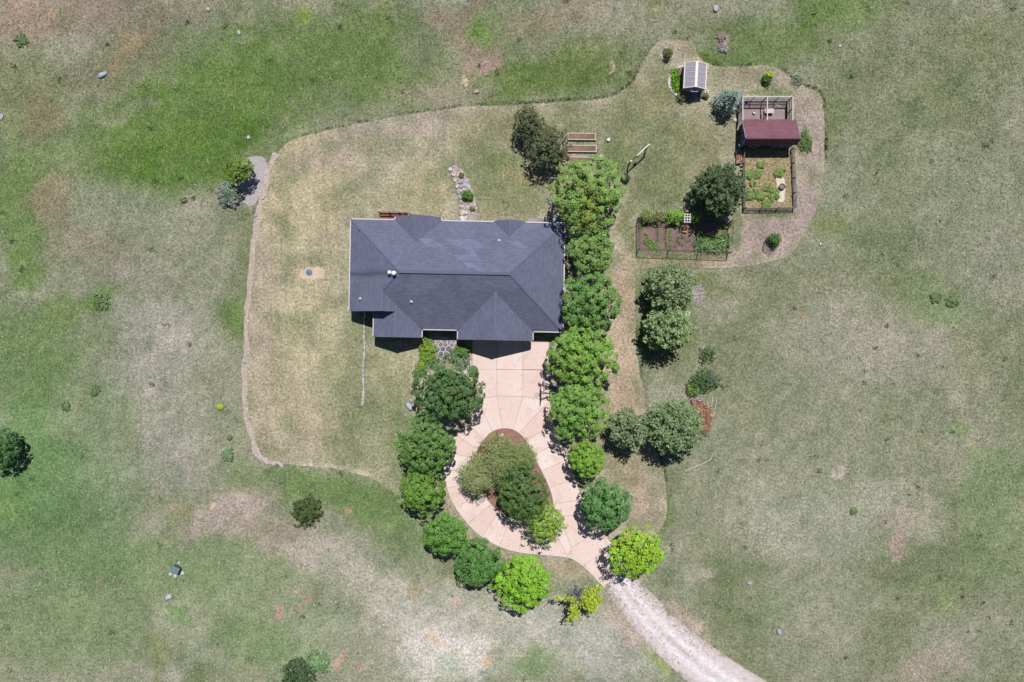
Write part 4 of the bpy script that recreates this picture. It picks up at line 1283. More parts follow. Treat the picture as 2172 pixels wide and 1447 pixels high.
# chimney flues with pale rain caps at the ridge end
for px, py, s_ in ((824.5, 577.0, .9), (835.0, 579.0, 1.0)):
    x, y = W(px, py, 7.2)
    dx, dy = x - HC.x, y - HC.y
    ca, sa = math.cos(-HR), math.sin(-HR)
    lx, ly = dx * ca - dy * sa, dx * sa + dy * ca
    zb = hz(min(lx + HC.x - xW, hh)) - .1
    fl_ = MB().box(lx - .02, lx + .42 * s_, ly - .24 * s_, ly + .22 * s_, zb - .1, zb + .22).build('flue_base', GREYM, house)
    MB().lathe([(.13 * s_, zb), (.13 * s_, zb + .75)], 12, (lx, ly, 0)).build('pipe', GREYM, fl_)
    MB().lathe([(.05, zb + .72), (.24 * s_, zb + .74), (.24 * s_, zb + .8), (.15 * s_, zb + .9), (.0, zb + .95)], 14, (lx, ly, 0)).build('cap', WHITEP, fl_)
for px, py in ((761, 633), (873, 640.3), (1058.5, 509.8), (759, 484)):
    small = px == 759
    x, y = W(px, py, 4.5)
    dx, dy = x - HC.x, y - HC.y
    lx, ly = dx * ca - dy * sa, dx * sa + dy * ca
    X_, Y_ = lx + HC.x, ly + HC.y
    zb = hz(min(X_ - xW, xE - X_, yN - Y_, Y_ - yS))
    r_ = .05 if small else .085
    vp = MB().lathe([(r_ * 1.9, zb - .1), (r_ * 1.7, zb + .06), (r_, zb + .1), (r_, zb + .38), (r_ * .7, zb + .38), (r_ * .7, zb + .2)], 12, (lx, ly, 0)).build('vent_pipe', WHITEP if not small else GREYM, house)

# ------------------------------------------------------------------ timber deck behind the house
dk = thing('deck', 'red-stained timber deck with slatted railing against the back of the house', 'deck', (-13.8, 14.0, 0), HR)
FZ, RZ = .75, 1.72


def dl(px, py, z):
    x, y = W(px, py, z); dx, dy = x + 13.8, y - 14.0
    return Vector((dx * ca - dy * sa, dx * sa + dy * ca, z))


p0, p1 = dl(804, 449.5, RZ), dl(860, 444.5, RZ)
x0, x1, y1 = p0.x, p1.x, p0.y
m = MB(); yb = -.9
ng = 9
for i in range(ng):
    a = yb + (y1 - yb) * i / ng; b = yb + (y1 - yb) * (i + .9) / ng
    m.box(x0 - .05, x1 + .05, a, b, FZ - .05, FZ)
m.build('decking', DECKR, dk, kind='stuff')
MB().box(x0 - .02, x1 + .02, y1 - .06, y1 + .02, FZ - .3, FZ - .055).build('rim_joist', DECKD, dk)
posts = [x0, x0 + (x1 - x0) * .39, x0 + (x1 - x0) * .76, x1]
for x in posts:
    MB().box(x - .07, x + .07, y1 - .1, y1 + .04, -.05, RZ + .05).build('post', DECKD, dk)
m = MB().box(x0, x1, y1 - .08, y1 + .06, RZ - .04, RZ + .02)
m.build('hand_rail', DECKR, dk)
MB().box(x0 + .08, x1 - .08, y1 - .045, y1 - .005, FZ + .1, FZ + .16).build('lower_rail', DECKD, dk)
m = MB()
for i in range(30):
    x = x0 + (x1 - x0) * (i + .5) / 30
    m.box(x - .025, x + .025, y1 - .085, y1 - .05, FZ + .05, RZ - .05)
m.build('balusters', DECKD, dk, kind='stuff')
m = MB().box(x0 - .05, x0 + .05, -.8, y1 - .12, RZ - .05, RZ + .01); m.build('hand_rail', DECKD, dk)
for i in range(4):
    xs_ = x1 + .1 + i * .26
    MB().box(xs_, xs_ + .25, -.6, y1 - .15, FZ - .19 * (i + 1) - .05, FZ - .19 * (i + 1)).build('stair_tread', DECKR, dk)
MB().beam((x1, y1 - .02, RZ), (x1 + 1.1, y1 - .25, RZ - .85), .1, .07).build('stair_rail', DECKD, dk)
MB().beam((x1 + 1.1, y1 - .25, -.02), (x1 + 1.1, y1 - .25, RZ - .82), .09).build('post', DECKD, dk)

# ------------------------------------------------------------------ flagstone path at the front door
FLAG = attr_mat('flagstone', 4.0, .75, 1.15, rough=.85, bump=.3)
fp_poly = [W(*p) for p in [(896, 716), (972, 714), (972, 728), (975, 742), (999, 760), (1001, 790), (985, 790), (970, 765), (930, 765), (922, 745)]]
path = sheet('stone_path', fp_poly, .02, plain('pale_path_mortar', alb(232, 224, 220), .9, .12, 6), None, 0)


def voronoi_stones(poly, step, parent, z0, z1, cols, seed, gap=.03, mat=None, jit=.36, rooty=(0, 0)):
    rg = np.random.default_rng(seed)
    xs = [p[0] for p in poly]; ys = [p[1] for p in poly]
    S = []
    row = 0
    y = min(ys) - step
    while y < max(ys) + step:
        x = min(xs) - step + (row % 2) * step * .5
        while x < max(xs) + step:
            S.append((x + rg.uniform(-jit, jit) * step, y + rg.uniform(-jit, jit) * step)); x += step
        y += step * .87; row += 1
    S = np.array(S)
    for i, s in enumerate(S):
        cell = [(s[0] - step * 1.6, s[1] - step * 1.6), (s[0] + step * 1.6, s[1] - step * 1.6), (s[0] + step * 1.6, s[1] + step * 1.6), (s[0] - step * 1.6, s[1] + step * 1.6)]
        for j in np.argsort(np.hypot(*(S - s).T))[1:16]:
            mx_ = (S[j] + s) / 2; d = s - S[j]
            out = []
            for q in range(len(cell)):
                a = np.array(cell[q]); b = np.array(cell[(q + 1) % len(cell)])
                da = (a - mx_) @ d; db = (b - mx_) @ d
                if da >= 0: out.append(tuple(a))
                if da * db < 0: out.append(tuple(a + (b - a) * da / (da - db)))
            cell = out
            if len(cell) < 3: break
        if len(cell) < 3: continue
        cx, cy = np.mean(cell, 0)
        if not inpoly(np.array([cx]), np.array([cy]), poly)[0]: continue
        c = np.array([cx, cy])
        rr = np.mean([np.linalg.norm(np.array(q) - c) for q in cell])
        cell = [tuple(c + (np.array(q) - c) * max(.3, 1 - gap / rr)) for q in cell]
        m = MB().prism([(q[0] - rooty[0], q[1] - rooty[1]) for q in cell], z0, z1 + rg.uniform(-.008, .008))
        col = np.array(alb(*cols[rg.integers(0, len(cols))])) * rg.uniform(.85, 1.15)
        me = rawmesh('flagstone', np.array(m.v), m.f, col)
        link('flagstone', me, mat or FLAG, parent)


voronoi_stones(fp_poly, .62, path, .021, .06, [(140, 136, 146), (152, 146, 152), (128, 124, 136), (166, 158, 160)], 5, .05)

# ------------------------------------------------------------------ red shed
def wmat(): return plain('dark_brown_shed_wall', alb(92, 62, 58), .85, .2, 6)


shed = thing('shed', 'dark shed with steep maroon shingled saltbox roof in the upper right', 'shed', (29.7, 24.0, 0))
SO = Vector((29.7, 24.0, 0))
REDR = shingle_mat('maroon_shingles', alb(142, 96, 108), alb(172, 120, 132), 0.0)
sx0, sx1 = 26.54, 32.85
slope(shed, [(sx0, 23.03), (sx1, 23.03), (sx1, 25.6), (sx0, 25.6)], (0, -1), lambda p: 3.35 - (p[1] - 23.03) * 1.4 / 2.57, REDR, .1, origin=SO)
slope(shed, [(sx0, 22.62), (sx1, 22.62), (sx1, 23.028), (sx0, 23.028)], (0, 1), lambda p: 2.0 + (p[1] - 22.62) * 1.35 / .41, REDR, .12, origin=SO)
MB().beam(Vector((sx0, 23.03, 3.39)) - SO, Vector((sx1, 23.03, 3.39)) - SO, .16, .03).build('ridge_cap', REDR, shed)
prof = [(22.68, 0), (25.35, 0), (25.35, 1.98), (23.04, 3.2), (22.9, 2.75), (22.68, 2.02)]
v = [(sx0 + .25 - SO.x, p[0] - SO.y, p[1]) for p in prof] + [(sx1 - .3 - SO.x, p[0] - SO.y, p[1]) for p in prof]
MB().add(v, [[0, 1, 2, 3, 4, 5][::-1], [6, 7, 8, 9, 10, 11]] + [[i, 6 + i, 6 + (i + 1) % 6, (i + 1) % 6][::-1] for i in range(6)]).build('wall', wmat(), shed)
BLUEW = plain('blue_grey_window_frame', alb(168, 178, 204), .5, .08, 5)


def shed_window(x, y, w, h_, zb, axis):
    f_ = MB(); t = .05
    def bx(u0, u1, z0, z1, d0, d1, m):
        if axis == 'y': m.box(u0 - SO.x, u1 - SO.x, y - d1 - SO.y, y - d0 - SO.y, z0, z1)
        else: m.box(x - d1 - SO.x, x - d0 - SO.x, u0 - SO.y, u1 - SO.y, z0, z1)
    c = x if axis == 'y' else y
    bx(c - w / 2 - .05, c - w / 2 + .04, zb, zb + h_, -.02, .07, f_); bx(c + w / 2 - .04, c + w / 2 + .05, zb, zb + h_, -.02, .07, f_)
    bx(c - w / 2 - .05, c + w / 2 + .05, zb - .09, zb, -.02, .09, f_); bx(c - w / 2 - .05, c + w / 2 + .05, zb + h_, zb + h_ + .09, -.02, .09, f_)
    bx(c - .02, c + .02, zb, zb + h_, 0, .05, f_)
    o = f_.build('window', BLUEW, shed)
    g = MB(); bx(c - w / 2 + .04, c + w / 2 - .04, zb, zb + h_, 0, .03, g); g.build('pane', GLASSM, o)


shed_window(28.1, 22.68, .85, 1.15, .75, 'y'); shed_window(30.75, 22.68, .8, 1.15, .75, 'y'); shed_window(31.75, 22.68, .8, 1.15, .75, 'y')
shed_window(sx0 + .25, 24.75, .7, .95, .8, 'x'); shed_window(sx0 + .25, 23.6, .7, .95, .8, 'x')
for e in (sx0, sx1 - .04):
    MB().beam(Vector((e + .02, 25.6, 1.87)) - SO, Vector((e + .02, 23.03, 3.27)) - SO, .05, .16).build('rake_board', BLUEW, shed)
    MB().beam(Vector((e + .02, 22.62, 1.95)) - SO, Vector((e + .02, 23.03, 3.2)) - SO, .05, .14).build('rake_board', BLUEW, shed)
# hanging sign board by the west wall
bb = MB().box(-.22, .22, -.03, .03, -.22, .22).build('hanging_board', plain('blue_painted_board', alb(86, 118, 170), .5, .2, 6), None, loc=V3(1571.5, 308, 1.6))
tag(bb, 'small blue board fixed beside the shed corner, above the flower box', 'board')
bb.rotation_euler = (rad(60), 0, .3)
bkt = MB().beam((26.79, 22.9, 1.55), (bb.location.x, bb.location.y, 1.62), .03).build('arm', GREYM, None)
adopt(bkt, bb)
bkt.rotation_euler = (0, 0, 0); bkt.parent = shed; bkt.location = -SO; bkt.name = 'bracket'

# ------------------------------------------------------------------ chicken run
run_poly = [W(*p) for p in [(1566, 207), (1672, 207), (1673, 258), (1566, 258)]]
sheet('run_floor', [(26.6, 25.4), (32.4, 25.4), (32.4, 28.15), (26.6, 28.15)], .012, RUNG, None, .6)
run = thing('chicken_run', 'open pen of pale timber frames and wire netting behind the maroon shed', 'pen', (29.5, 27.0, 0))
RO = Vector((29.5, 27.0, 0))
rx0, rx1, ry0, ry1, rz = 26.62, 32.38, 25.45, 28.2, 1.95
PALE = plain('pale_timber', alb(224, 212, 212), .7, .12, 6)
NETM = plain('wire_netting', alb(150, 150, 152), .5, .1, 4, metal=.3)
xm = 29.45
for x, y in ((rx0, ry1), (28.05, ry1), (xm, ry1), (30.9, ry1), (rx1, ry1), (rx1, 26.8), (rx0, 26.8), (xm, 26.0)):
    MB().box(x - .045 - RO.x, x + .045 - RO.x, y - .045 - RO.y, y + .045 - RO.y, -.03, rz).build('post', PALE, run)
for a, b in (((rx0, ry1), (rx1, ry1)), ((rx0, ry0), (rx0, ry1)), ((rx1, ry0), (rx1, ry1)), ((xm, ry0), (xm, ry1 - .06))):
    MB().beam(Vector((a[0], a[1], rz + .04)) - RO, Vector((b[0], b[1], rz + .04)) - RO, .11, .08).build('top_rail', PALE, run)
for a, b in (((rx0, ry1), (rx1, ry1)), ((rx0, ry0), (rx0, ry1)), ((rx1, ry0), (rx1, ry1))):
    MB().beam(Vector((a[0], a[1], .9)) - RO, Vector((b[0], b[1], .9)) - RO, .05, .07).build('mid_rail', WOODG, run)
    MB().beam(Vector((a[0], a[1], .1)) - RO, Vector((b[0], b[1], .1)) - RO, .05, .16).build('base_board', WOODD, run)
    m = MB()
    A2 = Vector((a[0], a[1], 0)) - RO; B2 = Vector((b[0], b[1], 0)) - RO; Ln = (B2 - A2).length
    for i in range(int(Ln / .11)):
        p = A2.lerp(B2, (i + .5) / int(Ln / .11))
        m.beam(p + Vector((0, 0, .1)), p + Vector((0, 0, rz)), .012)
    for zq in np.arange(.2, rz, .12):
        m.beam(A2 + Vector((0, 0, zq)), B2 + Vector((0, 0, zq)), .012)
    m.build('netting', NETM, run, kind='stuff')
MB().beam(Vector((xm, ry0, .9)) - RO, Vector((xm, 27.0, .9)) - RO, .05, .07).build('mid_rail', WOODG, run)
MB().beam(Vector((xm, 26.0, .3)) - RO, Vector((xm, 26.9, 1.9)) - RO, .05, .06).build('brace', WOODG, run)

# things inside the run
x, y = W(1632, 235, .55)
t = thing('feeding_table', 'small pale wooden table standing inside the chicken run', 'table', (x, y, 0))
for i in range(4):
    MB().box(-.52, .52, -.27 + i * .135, -.145 + i * .135, .5, .54).build('plank', PALE, t)
for a in (-.44, .44):
    for b in (-.2, .2): MB().box(a - .03, a + .03, b - .03, b + .03, -.01, .5).build('leg', WOODG, t)


def bucket(px, py, r, h_, mat, label, z=0.0, name='bucket', fill=None):
    x, y = W(px, py, z)
    t = thing(name, label, 'bucket', (x, y, z))
    MB().lathe([(r * .8, 0), (r, h_), (r * 1.08, h_), (r * 1.08, h_ - .03), (r * .94, h_ - .03), (r * .78, .04), (.0, .04)], 16).build('body', mat, t, smooth=False)
    pts = [(r * 1.06 * math.cos(a), 0.02, h_ * .9 + r * 1.0 * math.sin(a) * .35) for a in np.linspace(0, math.pi, 9)]
    MB().tube(pts, [.012] * 9, 5).build('handle', GREYM, t)
    if fill: MB().lathe([(r * .9, 0), (.0, .02)], 14, (0, 0, h_ * .75)).build('contents', fill, t)
    return t


bucket(1599, 239.5, .17, .32, WHITEP, 'white bucket on the gravel inside the chicken run, west of the table')
BLUEP = plain('blue_plastic', alb(24, 86, 158), .4, .1, 5)
bucket(1584, 215.5, .2, .3, BLUEP, 'blue tub in the upper left corner of the chicken run')
x, y = W(1580, 222)
o = MB().lathe([(.12, 0), (.14, .05), (.12, .06), (.10, .02), (0, .02)], 14).build('feed_bowl', plain('light_blue_plastic', alb(90, 150, 190), .4, .1, 5), None, loc=(x, y, .01))
tag(o, 'small light blue bowl just below the blue tub in the pen', 'bowl')
x, y = W(1650, 224.5)
o = MB().beam((-.3, .1, .04), (.3, -.1, .04), .14, .05).build('plank', PALE, None, loc=(x, y, 0)); o.name = 'loose_plank'
tag(o, 'short pale plank lying in the right half of the chicken run', 'plank')
x, y = W(1559, 256)
o = rock(1559, 256, 5.5, 'pale lumpy boulder outside the left corner of the maroon shed', 61, (222, 214, 208), .6)

# ------------------------------------------------------------------ straw-mulched garden below the shed
sg = [W(*p) for p in [(1576, 316), (1676, 316), (1681, 441), (1577, 441)]]
sheet('straw_bed', sg, .014, STRAW, None, .6)
n = 3800
xy = np.column_stack([rng.uniform(sg[3][0], sg[2][0], n), rng.uniform(sg[2][1], sg[0][1], n)])
k = inpoly(xy[:, 0], xy[:, 1], sg) & ~inpoly(xy[:, 0], xy[:, 1], [W(*p) for p in [(1645, 372), (1658, 372), (1665, 382), (1666, 400), (1664, 428), (1650, 430), (1652, 412), (1646, 386)]]); xy = xy[k]; n = len(xy)
cc = np.where((rng.random(n) < .6)[:, None], np.array(alb(226, 204, 164)), np.array(alb(156, 142, 100))) * rng.uniform(.65, 1.2, (n, 1))
o = link('loose_straw', leaves_mesh('loose_straw', np.column_stack([xy, rng.uniform(.03, .08, n)]), norm(rng.normal(0, .4, (n, 3)) + np.array([0, 0, 1])), rng.normal(0, 1, (n, 3)), rng.uniform(.2, .42, n), rng.uniform(.03, .07, n), cc), BLADE, kind='stuff')
tag(o, 'loose golden straw spread over the fenced garden below the shed', 'straw')
fence = thing('garden_fence', 'grey timber post and rail fence round the straw garden below the shed', 'fence', (W(1628, 380)[0], W(1628, 380)[1], 0))
FO = fence.location.copy()
c4 = [Vector((*W(1575, 318), 0)), Vector((*W(1577, 444), 0)), Vector((*W(1682, 442), 0)), Vector((*W(1677, 318), 0))]
for i in range(3):
    a, b = c4[i], c4[i + 1]
    n_ = 4 if i != 1 else 3
    for k in range(n_ + 1):
        if k == 0 and i > 0: continue
        p = a.lerp(b, k / n_) - FO
        MB().box(p.x - .055, p.x + .055, p.y - .055, p.y + .055, -.05, 1.18).build('post', WOODG, fence)
    for k in range(n_):
        p = a.lerp(b, k / n_) - FO; q = a.lerp(b, (k + 1) / n_) - FO
        d = (q - p).normalized(); nrm = Vector((-d.y, d.x, 0)) * -.075
        for zq, ht in ((.3, .1), (.68, .1), (1.06, .12)):
            MB().beam(p + nrm + Vector((0, 0, zq)), q + nrm + Vector((0, 0, zq)), .045, ht).build('rail', WOODG, fence)
    m = MB()
    Ln = (b - a).length
    for k in range(int(Ln / .14)):
        p = a.lerp(b, (k + .5) / int(Ln / .14)) - FO
        m.beam(p + Vector((0, 0, .05)), p + Vector((0, 0, 1.05)), .01)
    for zq in np.arange(.1, 1.05, .14): m.beam(a - FO + Vector((0, 0, zq)), b - FO + Vector((0, 0, zq)), .01)
    m.build('netting', NETM, fence, kind='stuff')

PG = 'plants in the straw garden'
spots = [(1614, 350, 7, 'leafy green plant in straw, nearest the maroon shed'), (1591, 370, 10, 'bushy green plant in straw by the left fence, upper of two side by side'),
         (1607.5, 368.7, 8, 'green plant in straw just right of the bushy one by the left fence'), (1652, 368, 11, 'large dark green plant in straw at the top of the sand patch'),
         (1626.4, 397.4, 9, 'green plant alone in the middle of the straw garden'), (1596.5, 388, 7, 'sparse yellowish plant in straw, above the white board'),
         (1607, 402, 9, 'low pale plant in straw, right above the white board'), (1641, 412, 13, 'broad green plant in straw beside the lower end of the sand patch'),
         (1591, 414, 9, 'green plant in straw under the left end of the white board'), (1613, 417, 10, 'green plant in straw right of the white board'), (1625, 432, 11, 'round green plant in straw closest to the bottom fence')]
for i, (px, py, r, lab) in enumerate(spots):
    colr = C_(124, 148, 82) if i not in (5, 6) else C_(146, 154, 100)
    shrub(px, py, r * .95, .3, colr, lab, 300 + i, 'garden_plant', 'plant', .2, .15, PG, gap=.55 if i in (5, 6) else .38, density=.8)
sp = smooth_closed([(1645, 372), (1658, 372), (1665, 382), (1666, 400), (1664, 418), (1664, 428), (1650, 430), (1648, 424), (1654, 412), (1648, 400), (1646, 386)], 2)
sheet('sand_patch', [W(*p) for p in sp], .03, SAND, None, .5)
x, y = W(1657, 397)
t = thing('planter_tub', 'round dark tub filled with grey soil on the sand patch', 'planter', (x, y, 0))
MB().lathe([(.26, 0), (.34, .3), (.37, .34), (.33, .36), (.29, .33), (.27, .24)], 18).build('tub', plain('dark_clay', alb(78, 60, 62), .8, .2, 6), t)
MB().lathe([(.28, .27), (.0, .33)], 18).build('soil', plain('grey_potting_soil', alb(150, 138, 150), .95, .3, 12), t)
x, y = W(1598, 411.5)
o = MB().box(-.34, .34, -.09, .09, .06, .11).build('white_board', WHITEP, None, loc=(x, y, .02)); o.rotation_euler = (0.03, 0, rad(-45))
tag(o, 'narrow white board lying diagonally among plants in the straw garden', 'board')

# flower box on the west side
x, y = W(1568, 333, .45)
t = thing('flower_box', 'long wooden flower box with red and white blooms left of the straw garden fence', 'planter', (x, y, 0))
for s_ in (-1, 1): MB().box(s_ * .28 - .03, s_ * .28 + .03, -.75, .75, 0, .48).build('side_board', PALE, t)
for s_ in (-1, 1): MB().box(-.25, .25, s_ * .72 - .03, s_ * .72 + .03, 0, .46).build('end_board', PALE, t)
MB().box(-.245, .245, -.685, .685, .02, .38).build('soil', SOIL, t)


def blossoms(t, n, sx, sy, z0, z1, cols, wts, size, seed, name='flowers'):
    rg = np.random.default_rng(seed)
    pos = np.column_stack([rg.uniform(-sx, sx, n), rg.uniform(-sy, sy, n), rg.uniform(z0, z1, n)])
    ci = rg.choice(len(cols), n, p=wts)
    cc = np.array([C_(*c) for c in cols])[ci] * rg.uniform(.8, 1.2, (n, 1))
    return link(name, leaves_mesh(name, pos, norm(rg.normal(0, .45, (n, 3)) + np.array([0, 0, 1])), rg.normal(0, 1, (n, 3)), rg.uniform(.7, 1.3, n) * size, rg.uniform(.5, 1, n) * size, cc), LEAF, t)


blossoms(t, 420, .3, .72, .4, .62, [(104, 128, 62), (236, 92, 56), (244, 238, 236)], [.5, .28, .22], .13, 41)
for k in range(2):
    MB().beam((.2, -.9 - .45 * k, .0), (.34, -1.0 - .45 * k, .5), .2, .04).build('leaning_board', PALE, t)

# ------------------------------------------------------------------ vegetable garden
vg = [W(*p) for p in [(1352.5, 464), (1545, 472), (1543, 538), (1352.5, 531)]]
sheet('vegetable_bed', vg, .012, SOIL, None, .6)
vf = thing('wire_fence', 'tall dark wire fence on timber posts round the vegetable garden', 'fence', (W(1450, 500)[0], W(1450, 500)[1], 0))
VO = vf.location.copy()
vc = [Vector((*W(1352, 466), 0)), Vector((*W(1352, 532), 0)), Vector((*W(1543, 539), 0)), Vector((*W(1545.5, 473), 0))]
DARKW = plain('dark_fence_timber', alb(84, 80, 78), .8, .25, 8)
for i in range(4):
    a, b = vc[i], vc[(i + 1) % 4]
    n_ = 3 if i in (1, 3) else 1
    for k in range(1, n_ + 1):
        p = a.lerp(b, k / n_) - VO
        MB().tube([(p.x, p.y, -.05), (p.x, p.y, 2.03)], [.05, .045], 8).build('post', DARKW, vf)
    MB().beam(a - VO + Vector((0, 0, 2.0)), b - VO + Vector((0, 0, 2.0)), .045, .05).build('top_rail', DARKW, vf)
    m = MB()
    Ln = (b - a).length
    for k in range(int(Ln / .16)):
        p = a.lerp(b, (k + .5) / int(Ln / .16)) - VO
        m.beam(p + Vector((0, 0, .03)), p + Vector((0, 0, 1.97)), .006)
    for zq in np.arange(.1, 1.96, .16): m.beam(a - VO + Vector((0, 0, zq)), b - VO + Vector((0, 0, zq)), .006)
    m.build('netting', DARKW, vf, kind='stuff')


def leaf_patch(name, label, pts_px, col, n_per, spread, hgt, leaf, seed, cat='plant', aspect=.5, z0=0.0, group=None, kind=None):
    """low leafy planting made of several plants along a row or patch"""
    rg = np.random.default_rng(seed)
    c = np.array([W(*p) for p in pts_px])
    o0 = c.mean(0)
    n_ = n_per * len(c)
    pos = np.repeat(c - o0, n_per, 0) + rg.normal(0, spread, (n_, 2))
    z = np.abs(rg.normal(hgt * .6, hgt * .3, n_)) + .03
    q = norm(np.column_stack([rg.normal(0, 1, (n_, 2)), np.abs(rg.normal(.2, .5, n_))]))
    nn = norm(np.cross(q, rg.normal(0, 1, (n_, 3))) + np.array([0, 0, 1.0]))
    cc = np.array(col) * np.repeat(rg.uniform(.8, 1.2, (len(c), 1)), n_per, 0) * rg.uniform(.65, 1.35, (n_, 1))
    L = leaf * rg.uniform(.6, 1.4, n_)
    o = link(name, leaves_mesh(name, np.column_stack([pos, z]), nn, q, L, L * aspect * rg.uniform(.7, 1.3, n_), cc, .15), LEAF, loc=(o0[0], o0[1], z0), kind=kind)
    return tag(o, label, cat, group)


VR = 'vegetable rows'
def line_px(a, b, n_): return [(a[0] + (b[0] - a[0]) * i / (n_ - 1), a[1] + (b[1] - a[1]) * i / (n_ - 1)) for i in range(n_)]
leaf_patch('vegetable_row', 'thin row of seedlings in dark soil, left of the twin rows', line_px((1394, 486), (1394, 512), 8), C_(96, 124, 66), 9, .09, .12, .14, 11, group=VR)
leaf_patch('vegetable_row', 'left one of the twin seedling rows in the vegetable garden', line_px((1411.5, 486), (1412, 527), 13), C_(108, 140, 66), 12, .1, .14, .15, 12, group=VR)
leaf_patch('vegetable_row', 'right one of the twin seedling rows in the vegetable garden', line_px((1420.5, 489), (1421, 527), 12), C_(116, 146, 72), 11, .1, .14, .15, 13, group=VR)
leaf_patch('lettuce_rows', 'bright green diagonal wedge of lettuce in the left of the vegetable garden', line_px((1368, 498), (1392, 524), 10) + line_px((1366, 515), (1392, 527), 9) + line_px((1378, 524), (1394, 526), 5) + line_px((1372, 508), (1388, 522), 7), C_(118, 156, 76), 12, .14, .2, .19, 14)
leaf_patch('corn_patch', 'dense patch of arching long-leaved corn in the right of the vegetable garden', [(1478 + (i % 9) * 8 + random.uniform(-2, 2), 506 + (i // 9) * 8 + random.uniform(-2, 2) - (4 if i % 9 > 5 else 0)) for i in range(36)], C_(126, 158, 104), 20, .22, .55, .55, 15, aspect=.16)
leaf_patch('herb_clump', 'low grey-green herbs in the middle of the vegetable garden bed', [(1436, 512), (1437, 506), (1446, 505), (1450, 504), (1456, 514), (1462, 512), (1440, 517), (1430, 522), (1468, 520), (1448, 520), (1476, 525)], C_(98, 116, 78), 16, .13, .14, .15, 16)
leaf_patch('bean_plants', 'small plants under the top fence at the left of the vegetable garden', [(1379, 471), (1382, 474), (1385, 477), (1377, 468), (1359, 482), (1362, 478), (1365, 476), (1356, 484)], C_(108, 142, 72), 16, .14, .25, .2, 17)
for i, (p_, lab) in enumerate([([(1536, 480), (1539, 484)], 'small leafy plant at the top right corner of the vegetable bed'), ([(1538, 494), (1541, 499)], 'small leafy plant by the right fence, above the corn'), ([(1516, 502), (1520, 501), (1528, 501)], 'round-leaved yellow-green plants along the top right of the corn'), ([(1483, 497), (1486, 500)], 'pale plant at the upper left corner of the corn patch')]):
    leaf_patch('squash_plant', lab, p_, C_(124, 156, 76), 22, .16, .25, .24, 180 + i, aspect=.8, group='squash plants')
shrub(1431, 461.5, 16.5, 1.5, C_(120, 160, 56), 'wide bright green vine mounded over the top fence, left of the white lattice', 401, 'vine', 'vine', .2, .3, 'vines on the garden fence', sx=1.2, sy=.75)
shrub(1473, 463, 11, 1.5, C_(122, 160, 60), 'small bright green vine on the top fence, right of the white lattice', 402, 'vine', 'vine', .2, .28, 'vines on the garden fence', sx=.85, sy=1.0)
wispy(1372, 458, 14, 1.5, C_(151, 169, 102), 'twiggy flowering climber along the left end of the top garden fence', 403, 'climber', (.14, .08), 60, bark=WOODG, cat='climber')
wispy(1398, 459, 14, 1.4, C_(160, 166, 117), 'pale straggly climber between the twiggy one and the wide vine', 404, 'climber', (.14, .08), 45, bark=WOODG, cat='climber', bare=.3)
x, y = W(1458, 463.5, 2.1)
t = thing('lattice_arch', 'white slatted lattice arch between the two bright green vines', 'arbor', (x, y, 0), -.05)
for i in range(3): MB().box(-.34 + i * .3, -.26 + i * .3, -.5, .55, 2.08, 2.13).build('slat', WOODW, t)
for i in range(4): MB().box(-.42, .42, -.46 + i * .3, -.38 + i * .3, 2.135, 2.18).build('slat', WOODW, t)
for a in (-.3, .3):
    for b in (-.4, .45): MB().box(a - .035, a + .035, b - .035, b + .035, -.03, 2.08).build('post', WOODW, t)
x, y = W(1453, 488.5, .5)
t = thing('garden_chair', 'small orange wooden slatted chair standing in the vegetable garden', 'chair', (x, y, 0), -.1)
ORNG = plain('orange_timber', alb(214, 150, 76), .6, .15, 6)
for i in range(4): MB().box(-.26 + i * .135, -.16 + i * .135, -.25, .25, .42, .46).build('seat_slat', ORNG, t)
for i in range(3): MB().box(-.2 + i * .17, -.12 + i * .17, .24, .29, .44, .92).build('back_slat', ORNG, t)
MB().box(-.28, .28, .23, .3, .92, 1.0).build('top_rail', ORNG, t)
for a in (-.23, .23):
    for b in (-.21, .21): MB().box(a - .03, a + .03, b - .03, b + .03, -.02, .42).build('leg', ORNG, t)

# caged bush right of the vegetable garden
shrub(1643, 508, 11, 1.5, C_(88, 118, 54), 'leafy dark bush poking out of a wire cage right of the vegetable garden', 411, 'shrub', 'shrub', .17, .26)
x, y = W(1635, 518, .5)
t = thing('wire_cage', 'ring of green wire netting round the bush right of the vegetable garden', 'cage', (x, y, 0))
GNET = plain('green_wire', alb(86, 104, 78), .5, .1, 4)
m = MB()
for i in range(26):
    a = i / 26 * 6.283; m.beam((.75 * math.cos(a), .75 * math.sin(a), 0), (.75 * math.cos(a), .75 * math.sin(a), 1.3), .014)
for zq in np.arange(.05, 1.35, .16): m.tube([(.75 * math.cos(a), .75 * math.sin(a), zq) for a in np.linspace(0, 6.283, 25)], [.008] * 25, 4, False)
m.build('netting', GNET, t, kind='stuff')
MB().tube([(.1, -.78, -.05), (.1, -.78, 1.5)], [.03, .03], 6).build('stake', WOODD, t)

